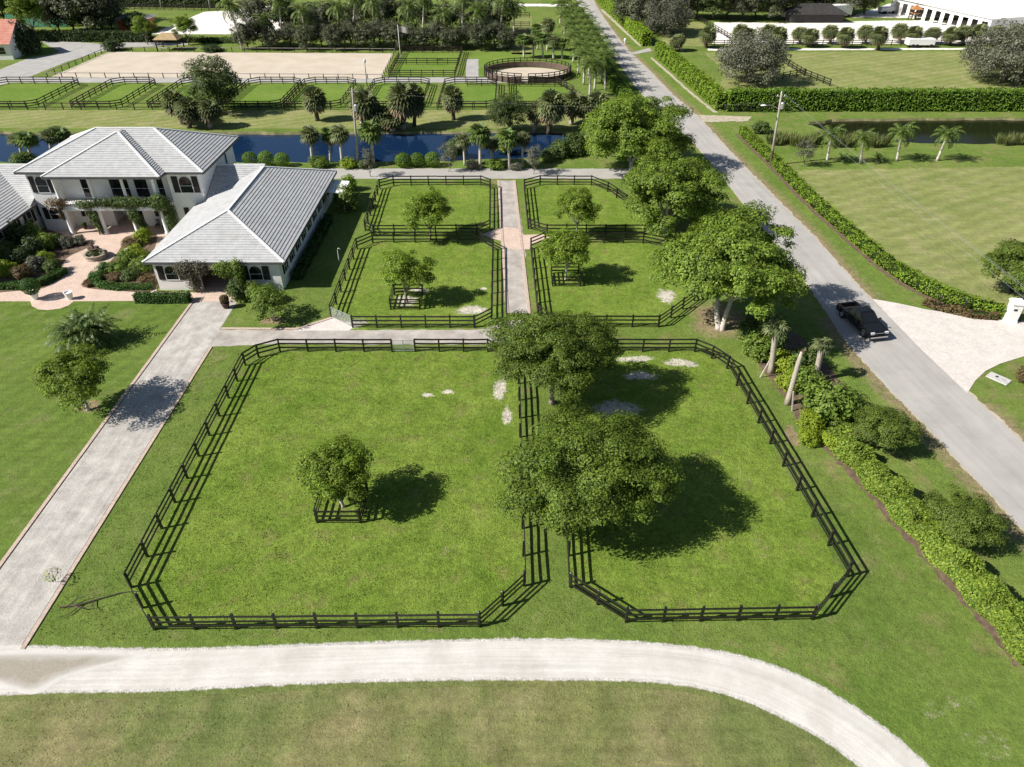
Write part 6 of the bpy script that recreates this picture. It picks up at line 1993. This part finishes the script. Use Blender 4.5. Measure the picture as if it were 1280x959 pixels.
def tower():
    x, y = G(1141, 25)
    root = empty('jump_stand', (x, y, 0), 'orange topped timber stand in front of the marquee', 'stand')
    for sx in (-1, 1):
        for sy in (-1, 1):
            MB().box((sx * 1.6, sy * 1.6, 2.0), (.3, .3, 4.0)).build('leg', M['farwood'], root)
    MB().box((0, 0, 2.6), (3.8, 3.8, .2)).build('deck', M['orange'], root)
    r = MB()
    roof_plane(r, (-2.4, -2.4, 4), (2.4, -2.4, 4), (0, 0, 5.6), (0, 0, 5.6)); roof_plane(r, (2.4, 2.4, 4), (-2.4, 2.4, 4), (0, 0, 5.6), (0, 0, 5.6))
    roof_plane(r, (2.4, -2.4, 4), (2.4, 2.4, 4), (0, 0, 5.6), (0, 0, 5.6)); roof_plane(r, (-2.4, 2.4, 4), (-2.4, -2.4, 4), (0, 0, 5.6), (0, 0, 5.6))
    r.build('roof', M['orange'], root)
    root.scale = (.62, .62, .7)
tower()
# green netting screen
x, y = G(48, 34)
root = empty('netting_screen', (x, y, 0), 'green netting screen behind the red roofed house', 'screen')
m = MB(); m.bar((-8, 0, 1.6), (8, 0, 1.6), .08, 3.0); m.build('netting', M['greencloth'], root)
for k in range(5):
    MB().box((-8 + 4 * k, .1, 1.6), (.12, .12, 3.3)).build('post', M['farwood'], root)

# ------------------------------------------------------------------ poles, wires, lamp, flag
def utility_pole():
    x, y = G(963, 207)
    h, hx = HT(977, 116, y)
    root = empty('utility_pole', (x, y, 0), 'leaning wooden utility pole with a street light arm and transformer at the hedge', 'utility pole')
    lx = hx - x
    P_ = lambda z: Vector((lx * z / h, 0, z))
    MB().tube([(0, 0, -.3), P_(h * .5), P_(h)], [.19, .16, .12], 10).build('pole', M['polewood'], root, smooth=True)
    MB().tube([P_(0) + Vector((.0, 0, 0)), P_(2.2)], [.21, .19], 10).build('dark_wrap', M['darkbark'], root)
    zt = h * .82
    arm = MB().tube([P_(zt - .4), P_(zt) + Vector((-1.2, -.3, .25)), P_(zt) + Vector((-2.3, -.6, .32))], .045, 7).build('lamp_arm', M['galv'], root)
    la = MB().lathe((0, 0, 0), [(.05, 0), (.2, .04), (.22, .12), (.1, .2)], 12)
    la.v = [(v[0] * 2.0 + P_(zt).x - 2.5, v[1] - .62, v[2] + zt + .22) for v in la.v]
    la.build('lamp_head', M['whitepaint'], arm)
    tr = MB().lathe((0, 0, 0), [(.2, 0), (.26, .05), (.26, .8), (.2, .9), (.08, .95)], 14)
    tr.v = [(v[0] + P_(zt).x + .36, v[1] - .05, v[2] + zt - .35) for v in tr.v]
    tr.build('transformer', M['galv'], root)
    MB().bar(P_(h - .5) + Vector((-.6, 0, 0)), P_(h - .5) + Vector((.6, 0, 0)), .1, .1).build('crossarm', M['polewood'], root)
    for s in (-.5, 0, .5):
        i = MB().lathe((0, 0, 0), [(.04, 0), (.07, .06), (.05, .1), (.07, .14), (.03, .2)], 10)
        zz = h - .45 if s else h
        i.v = [(v[0] + P_(zz).x + s, v[1], v[2] + zz) for v in i.v]
        i.build('insulator', M['trim'], root)
    return x, y, h, lx
ux, uy, uh, ulx = utility_pole()
def wire(label, a, b, sag=.5, r=.008, group='overhead power lines along the road'):
    root = empty('power_line', a, label, 'power line', group)
    pts = []
    for i in range(25):
        t = i / 24
        pts.append((a[0] * (1 - t) + b[0] * t - a[0], a[1] * (1 - t) + b[1] * t - a[1], a[2] * (1 - t) + b[2] * t - sag * 4 * t * (1 - t) - a[2]))
    MB().tube(pts, r, 5).build('cable', M['galv'], root)
for i, (s, zz, lab) in enumerate(((-.5, uh - .25, 'thin power line from the road side end of the pole crossarm'), (.5, uh - .25, 'thin power line from the pasture side end of the pole crossarm'), (0, uh + .2, 'topmost thin power line on the leaning pole'))):
    wire(lab, (ux + ulx + s, uy, zz), (ux + ulx + 3 + s, uy - 75, zz - .6), .6)
wire('sagging service line from the leaning pole to the tall canal pole', (ux + ulx, uy, uh - 1.2), (-25, 104.5, 11), 1.6)

def plain_pole(name, label, base, top, r=.13, mat='polewood', cat='utility pole', extras=None):
    x, y = G(*base)
    h, hx = HT(top[0], top[1], y)
    root = empty(name, (x, y, 0), label, cat)
    MB().tube([(0, 0, -.2), ((hx - x) * .5, 0, h * .5), (hx - x, 0, h)], [r, r * .85, r * .65], 9).build('pole', M[mat], root, smooth=True)
    if extras: extras(root, hx - x, h)
    return root
def canal_pole_bits(root, lx, h):
    t = MB().lathe((0, 0, 0), [(.2, 0), (.25, .05), (.25, .8), (.1, .95)], 12)
    t.v = [(v[0] + lx * .75 + .33, v[1], v[2] + h * .72) for v in t.v]
    t.build('transformer', M['galv'], root)
    MB().bar((lx - .8, 0, h - .5), (lx + .8, 0, h - .5), .1, .1).build('crossarm', M['polewood'], root)
plain_pole('utility_pole', 'tall straight wooden pole with transformer on the canal bank', (448, 209), (440, 110), .17, extras=canal_pole_bits)
def lampbits(root, lx, h):
    l = MB().lathe((0, 0, 0), [(.1, 0), (.25, .15), (.28, .6), (.05, .8)], 10)
    l.v = [(v[0] + lx, v[1], v[2] + h) for v in l.v]
    l.build('lantern', M['lens'], root)
plain_pole('lamp_post', 'dark lamp post with a pale lantern at the arena corner', (459, 108), (456, 79), .09, 'black', 'lamp post', lampbits)
def flagbits(root, lx, h):
    m = MB()
    n = 8
    for i in range(n + 1):
        t = i / n
        for z in (h - .3, h - 1.5):
            m.v.append((lx + .1 + 2.2 * t, .18 * sin(t * 6), z - .35 * t * t))
    m.v = list(m.v)
    fv = [(v[0], v[1] + .012, v[2]) for v in m.v]
    for i in range(n):
        m.f.append((2 * i, 2 * i + 1, 2 * i + 3, 2 * i + 2))
    m.build('flag', M['greywood'], root)
plain_pole('flagpole', 'white flagpole with a grey hanging flag between arena and lawn pens', (501, 77), (497, 31), .08, 'whitepaint', 'flagpole', flagbits)
plain_pole('utility_pole', 'far pale pole beside the farthest road hedge', (806, 42), (811, -6), .14)
for i, (b, t) in enumerate([((201, 10), (199, -8)), ((231, 10), (228, -8)), ((262, 11), (260, -8)), ((1137, 12), (1139, -8))]):
    plain_pole('field_pole', ('first thin pole of the far field, over the dark hedge', 'second thin pole of the far field', 'third thin pole of the far field, nearest the lone palm', 'thin pole behind the orange stand')[i], b, t, .12, 'concrete', 'pole')
# hydrant-like white marker at the far road
x, y = G(781, 55)
root = empty('hydrant', (x, y, 0), 'small white hydrant on the grass beside the far road', 'hydrant')
MB().lathe((0, 0, 0), [(.3, 0), (.3, .12), (.22, .15), (.22, .9), (.3, .95), (.28, 1.15), (.1, 1.3)], 14).build('barrel', M['whitepaint'], root)
MB().tube([(-.4, 0, .75), (.4, 0, .75)], .11, 8).build('nozzle', M['whitepaint'], root)

# ------------------------------------------------------------------ gate pillar, bollards, utility pad
x, y = G(1261, 401)
root = empty('gate_pillar', (x, y, 0), 'white stucco gate pillar with a moulded cap at the paver apron', 'gate pillar', None, R_(-10))
MB().box((0, 0, 1.0), (.95, .95, 2.0)).build('shaft', M['wall'], root)
MB().box((0, 0, 2.06), (1.15, 1.15, .12)).box((0, 0, 2.19), (1.0, 1.0, .14)).box((0, 0, .12), (1.05, 1.05, .24)).build('cap', M['whitepaint'], root)
MB().box((-.1, -.49, 1.45), (.3, .04, .2)).build('number_plate', M['shutter'], root)
gx, gy = x + .6, y
g = empty('driveway_gate', (gx, gy, 0), 'black iron driveway gate beside the white gate pillar', 'gate', None, R_(-32))
m = MB()
for k in range(26):
    m.box((.1 + k * .16, 0, .85), (.03, .03, 1.5))
m.build('bars', M['black'], g)
MB().bar((0, 0, 1.6), (4.2, 0, 1.6), .05, .07).bar((0, 0, .12), (4.2, 0, .12), .05, .07).build('frame', M['black'], g)
for i, (b, lab) in enumerate([((1171, 387), 'black post with a round foot at the apron edge, nearer the road'), ((1202, 392), 'black post at the apron edge, nearer the white pillar')]):
    x, y = G(*b)
    root = empty('bollard', (x, y, 0), lab, 'bollard', 'black posts by the paver apron')
    MB().lathe((0, 0, 0), [(.38, 0), (.36, .06), (.1, .1), (.1, 1.45), (.14, 1.5), (.08, 1.62)], 14).build('post', M['black'], root)
x, y = G(1248, 474)
root = empty('utility_cover', (x, y, .01), 'pale concrete utility cover with a dark hole in the grass', 'utility cover', None, R_(38))
b_ = MB().box((0, 0, .05), (1.15, 1.75, .1)).build('slab', M['concrete'], root)
b_.modifiers.new('b', 'BEVEL').width = .12
MB().lathe((.1, .2, .1), [(.13, 0), (.13, .015)], 14).build('hole', M['black'], root)
MB().box((.1, -.35, .108), (.05, .4, .012)).build('slot', M['black'], root)
x, y = G(1166, 382)
root = empty('garden_rock', (x, y, 0), 'small pale rock at the hedge foot by the black posts', 'rock')
bm = bmesh.new(); bmesh.ops.create_icosphere(bm, subdivisions=2, radius=.35)
for v in bm.verts:
    v.co = Vector((v.co.x * 1.4, v.co.y, v.co.z * .7 + .15)) * (1 + .1 * sin(v.co.x * 9))
me = bpy.data.meshes.new('rock'); bm.to_mesh(me); bm.free(); me.materials.append(M['concrete']); link_mesh('rock', me, root)
shrub('round reddish shrub on the grass beside the utility cover', G(1284, 478), .95, 1.0, 'leaf_red', 270)
hedge('croton_row', 'low reddish planting at the foot of the roadside hedge by the apron', [G(1155, 380), G(1180, 389), G(1215, 396), G(1245, 399)], .9, .6, 'leaf_red', 110, .2, 85, rough=.12)

# dark twigs added in the shape of a thin plant's shadow on the side lawn
x, y = G(88, 762)
root = empty('shadow_twigs', (x, y, .02), 'plant shadow modelled as dark twigs on the grass by the damp end of the drive', 'branch')
m = MB()
m.tube([(-.7, .1, .06), (.4, .25, .10), (1.4, .7, .08), (2.6, 1.2, .05), (3.6, 1.3, .05)], [.05, .05, .04, .03, .015], 6)
m.tube([(.1, .2, .1), (.8, -.1, .25), (1.6, .1, .3)], [.04, .03, .01], 5)
m.tube([(-.2, .15, .1), (.3, .6, .3), (1.2, .9, .35)], [.04, .03, .01], 5)
m.tube([(.6, .35, .1), (.2, -.4, .12), (-.4, -.7, .1)], [.04, .03, .01], 5)
m.tube([(1.2, .6, .1), (1.3, .1, .2), (1.8, -.2, .2)], [.035, .02, .01], 5)
m.build('twigs', M['darkbark'], root)
rng = np.random.default_rng(7)
x, y = G(70, 728)
root = empty('sapling', (x, y, 0), 'tiny yellow leaved sapling at the edge of the gravel drive', 'sapling')
MB().tube([(0, 0, -.05), (.03, 0, .5), (.1, .05, 1.0)], [.02, .015, .008], 5).build('stem', M['bark'], root)
u = sphere_dirs(rng, 90)
link_mesh('foliage', quads_mesh('foliage', leaves(rng, u * np.array([.5, .5, .4]) + np.array([.08, 0, .8]), u + np.array([0, 0, .5]), .14), M['leaf_lime']), root)

# ------------------------------------------------------------------ the black pickup
def pickup():
    x, y = 33.55, 58.55
    fx, fy = G(1090, 424); rx, ry = G(1062, 390)
    ang = math.atan2(-5.6, 1.05)       # heading
    root = empty('pickup_truck', (x, y, .03), 'black crew cab pickup truck driving on the grey road', 'pickup truck', None, ang)
    L, W = 5.85, 1.98
    hw = W / 2
    # body side profile (x forward, z up), lofted across the width
    def loft(m, prof, ys):
        n = len(prof)
        b = len(m.v)
        for (yy, sx, sz) in ys:
            for (px_, pz) in prof:
                m.v.append((px_ * sx, yy, pz if pz < .75 else .75 + (pz - .75) * sz))
        for i in range(len(ys) - 1):
            for k in range(n):
                k2 = (k + 1) % n
                m.f.append((b + i * n + k, b + i * n + k2, b + (i + 1) * n + k2, b + (i + 1) * n + k))
        m.f.append(tuple(b + k for k in range(n)))
        m.f.append(tuple(b + (len(ys) - 1) * n + k for k in range(n))[::-1])
    def arc(cx, r, z0, n=7):
        return [(cx + r * cos(a), z0 + r * sin(a)) for a in np.linspace(0, pi, n)]
    wf, wb, wr = 1.82, -1.78, .47
    prof = [(-2.75, .45)] + [(p[0], p[1]) for p in arc(wb, wr, .45)[::-1]] + [(p[0], p[1]) for p in arc(wf, wr, .45)[::-1]] + [(2.72, .42), (2.84, .55), (2.86, .9), (2.74, 1.06), (1.35, 1.17), (.3, 1.14), (-.85, 1.12)]
    body = MB()
    p2 = prof + [(-.85, .60), (-2.62, .60), (-2.62, 1.12), (-2.78, 1.10), (-2.82, .6)]
    loft(body, p2, [(-hw * .84, .985, .97), (-hw * .86, .985, .97), (hw * .86, .985, .97), (hw * .84, .985, .97)])
    o = body.build('body', M['carpaint'], root)
    # outer skins so that the bed stays open
    for s in (-1, 1):
        sk = MB()
        loft(sk, prof + [(-2.78, 1.12), (-2.82, .6)], sorted([(s * hw * .87, .99, .98), (s * hw * .97, 1.0, 1.0), (s * hw, .99, .93)]))
        sk.build('side_panel', M['carpaint'], root)
    MB().box((-1.74, 0, .625), (1.72, W * .84, .04)).build('bed_floor', M['bedliner'], root)
    # cab
    cab = MB()
    def ring(z, x0, x1, wy):
        return [(x1, -wy, z), (x1, wy, z), (x0, wy, z), (x0, -wy, z)]
    r0, r1 = ring(1.12, -.88, 1.38, hw * .94), ring(1.80, -.70, .42, hw * .74)
    r2 = ring(1.86, -.55, .28, hw * .66)
    cab.add(r0 + r1 + r2, [(0, 1, 5, 4), (1, 2, 6, 5), (2, 3, 7, 6), (3, 0, 4, 7), (4, 5, 9, 8), (5, 6, 10, 9), (6, 7, 11, 10), (7, 4, 8, 11), (8, 9, 10, 11)])
    cabo = cab.build('cab', M['carpaint'], root)
    bv = cabo.modifiers.new('b', 'BEVEL'); bv.width = .05; bv.segments = 2
    def pane(name, pts, off):
        c = sum((Vector(p) for p in pts), Vector()) / len(pts)
        q = [c + (Vector(p) - c) * .86 + Vector(off) for p in pts]
        MB().add(q, [tuple(range(len(q)))]).build(name, M['glass'], root)
    pane('windscreen', [r0[0], r0[1], r1[1], r1[0]], (.03, 0, .02))
    pane('rear_window', [r0[2], r0[3], r1[3], r1[2]], (-.03, 0, .01))
    for s, (i0, i1) in ((1, (1, 2)), (-1, (0, 3))):
        A, B, C_, D = Vector(r0[i0]), Vector(r0[i1]), Vector(r1[i1]), Vector(r1[i0])
        for t0, t1 in ((.05, .53), (.57, .95)):
            q = [A.lerp(B, t0), A.lerp(B, t1), D.lerp(C_, t1), D.lerp(C_, t0)]
            pane('side_window', [tuple(v) for v in q], (0, s * .02, .01))
        MB().box((.95, s * (hw + .13), 1.25), (.12, .24, .2)).build('mirror', M['carpaint'], root)
        MB().box((.55, s * (hw + .01), .95), (.2, .04, .05)).build('door_handle', M['chrome'], root)
        h = MB().box((2.80, s * .72, .92), (.12, .36, .2)).build('headlight', M['lens'], root)
        MB().box((-2.82, s * .86, .95), (.06, .16, .3)).build('tail_light', M['redpaint'], root)
        for cx in (wf, wb):
            w = MB().tube([(cx, s * (hw - .27), .40), (cx, s * (hw - .03), .40), (cx, s * (hw), .40)], [.40, .40, .34], 22).build('wheel', M['tyre'], root)
            MB().tube([(cx, s * (hw - .05), .40), (cx, s * (hw + .012), .40)], [.26, .23], 12).build('rim', M['chrome'], w)
    MB().box((2.87, 0, .82), (.06, 1.05, .26)).build('grille', M['bedliner'], root)
    MB().box((2.90, 0, .97), (.04, 1.1, .045)).build('grille_bar', M['chrome'], root)
    MB().box((2.86, 0, .52), (.16, W * .9, .16)).build('front_bumper', M['chrome'], root)
    MB().box((-2.86, 0, .52), (.12, W * .9, .18)).build('rear_bumper', M['chrome'], root)
    MB().box((-2.71, 0, .86), (.06, W * .82, .5)).build('tailgate', M['carpaint'], root)
pickup()

# ------------------------------------------------------------------ camera, sun, sky
cam = bpy.data.cameras.new('camera')
cam.sensor_width = 36.0
cam.lens = FPX / 1280 * 36.0
cam.clip_end = 4000
co = bpy.data.objects.new('camera', cam)
C.objects.link(co)
co.location = (0, 0, CAMH)
co.rotation_euler = (pi / 2 - PIT, 0, 0)
bpy.context.scene.camera = co

SUN_EL, SUN_DIR = R_(40), R_(16)       # light travels toward +x, a little away from the camera
sun = bpy.data.lights.new('sun', 'SUN')
sun.energy = 5.0
sun.angle = R_(0.5)
sun.color = (1.0, 0.95, 0.87)
so = bpy.data.objects.new('sun', sun)
C.objects.link(so)
d = Vector((cos(SUN_DIR) * cos(SUN_EL), sin(SUN_DIR) * cos(SUN_EL), -sin(SUN_EL)))
so.rotation_euler = d.to_track_quat('-Z', 'Y').to_euler()
so.location = (-60, -20, 80)

W = bpy.data.worlds.new('World')
bpy.context.scene.world = W
W.use_nodes = True
nt = W.node_tree
bg = nt.nodes['Background']
sky = nt.nodes.new('ShaderNodeTexSky')
sky.sky_type = 'NISHITA'
sky.sun_disc = False
sky.sun_elevation = SUN_EL
# direction toward the sun as a compass bearing from +y
sky.sun_rotation = math.atan2(-d.x, -d.y)
sky.air_density = 1.0
sky.dust_density = 0.6
nt.links.new(sky.outputs[0], bg.inputs[0])
bg.inputs[1].default_value = 0.052
vs = bpy.context.scene.view_settings
vs.view_transform = 'Standard'
vs.look = 'None'
vs.gamma = 1
vs.exposure = 0.55
vs.use_curve_mapping = False
cy_ = bpy.context.scene.cycles
cy_.max_bounces = 6
cy_.diffuse_bounces = 3
cy_.glossy_bounces = 2
cy_.transmission_bounces = 2
cy_.use_denoising = True
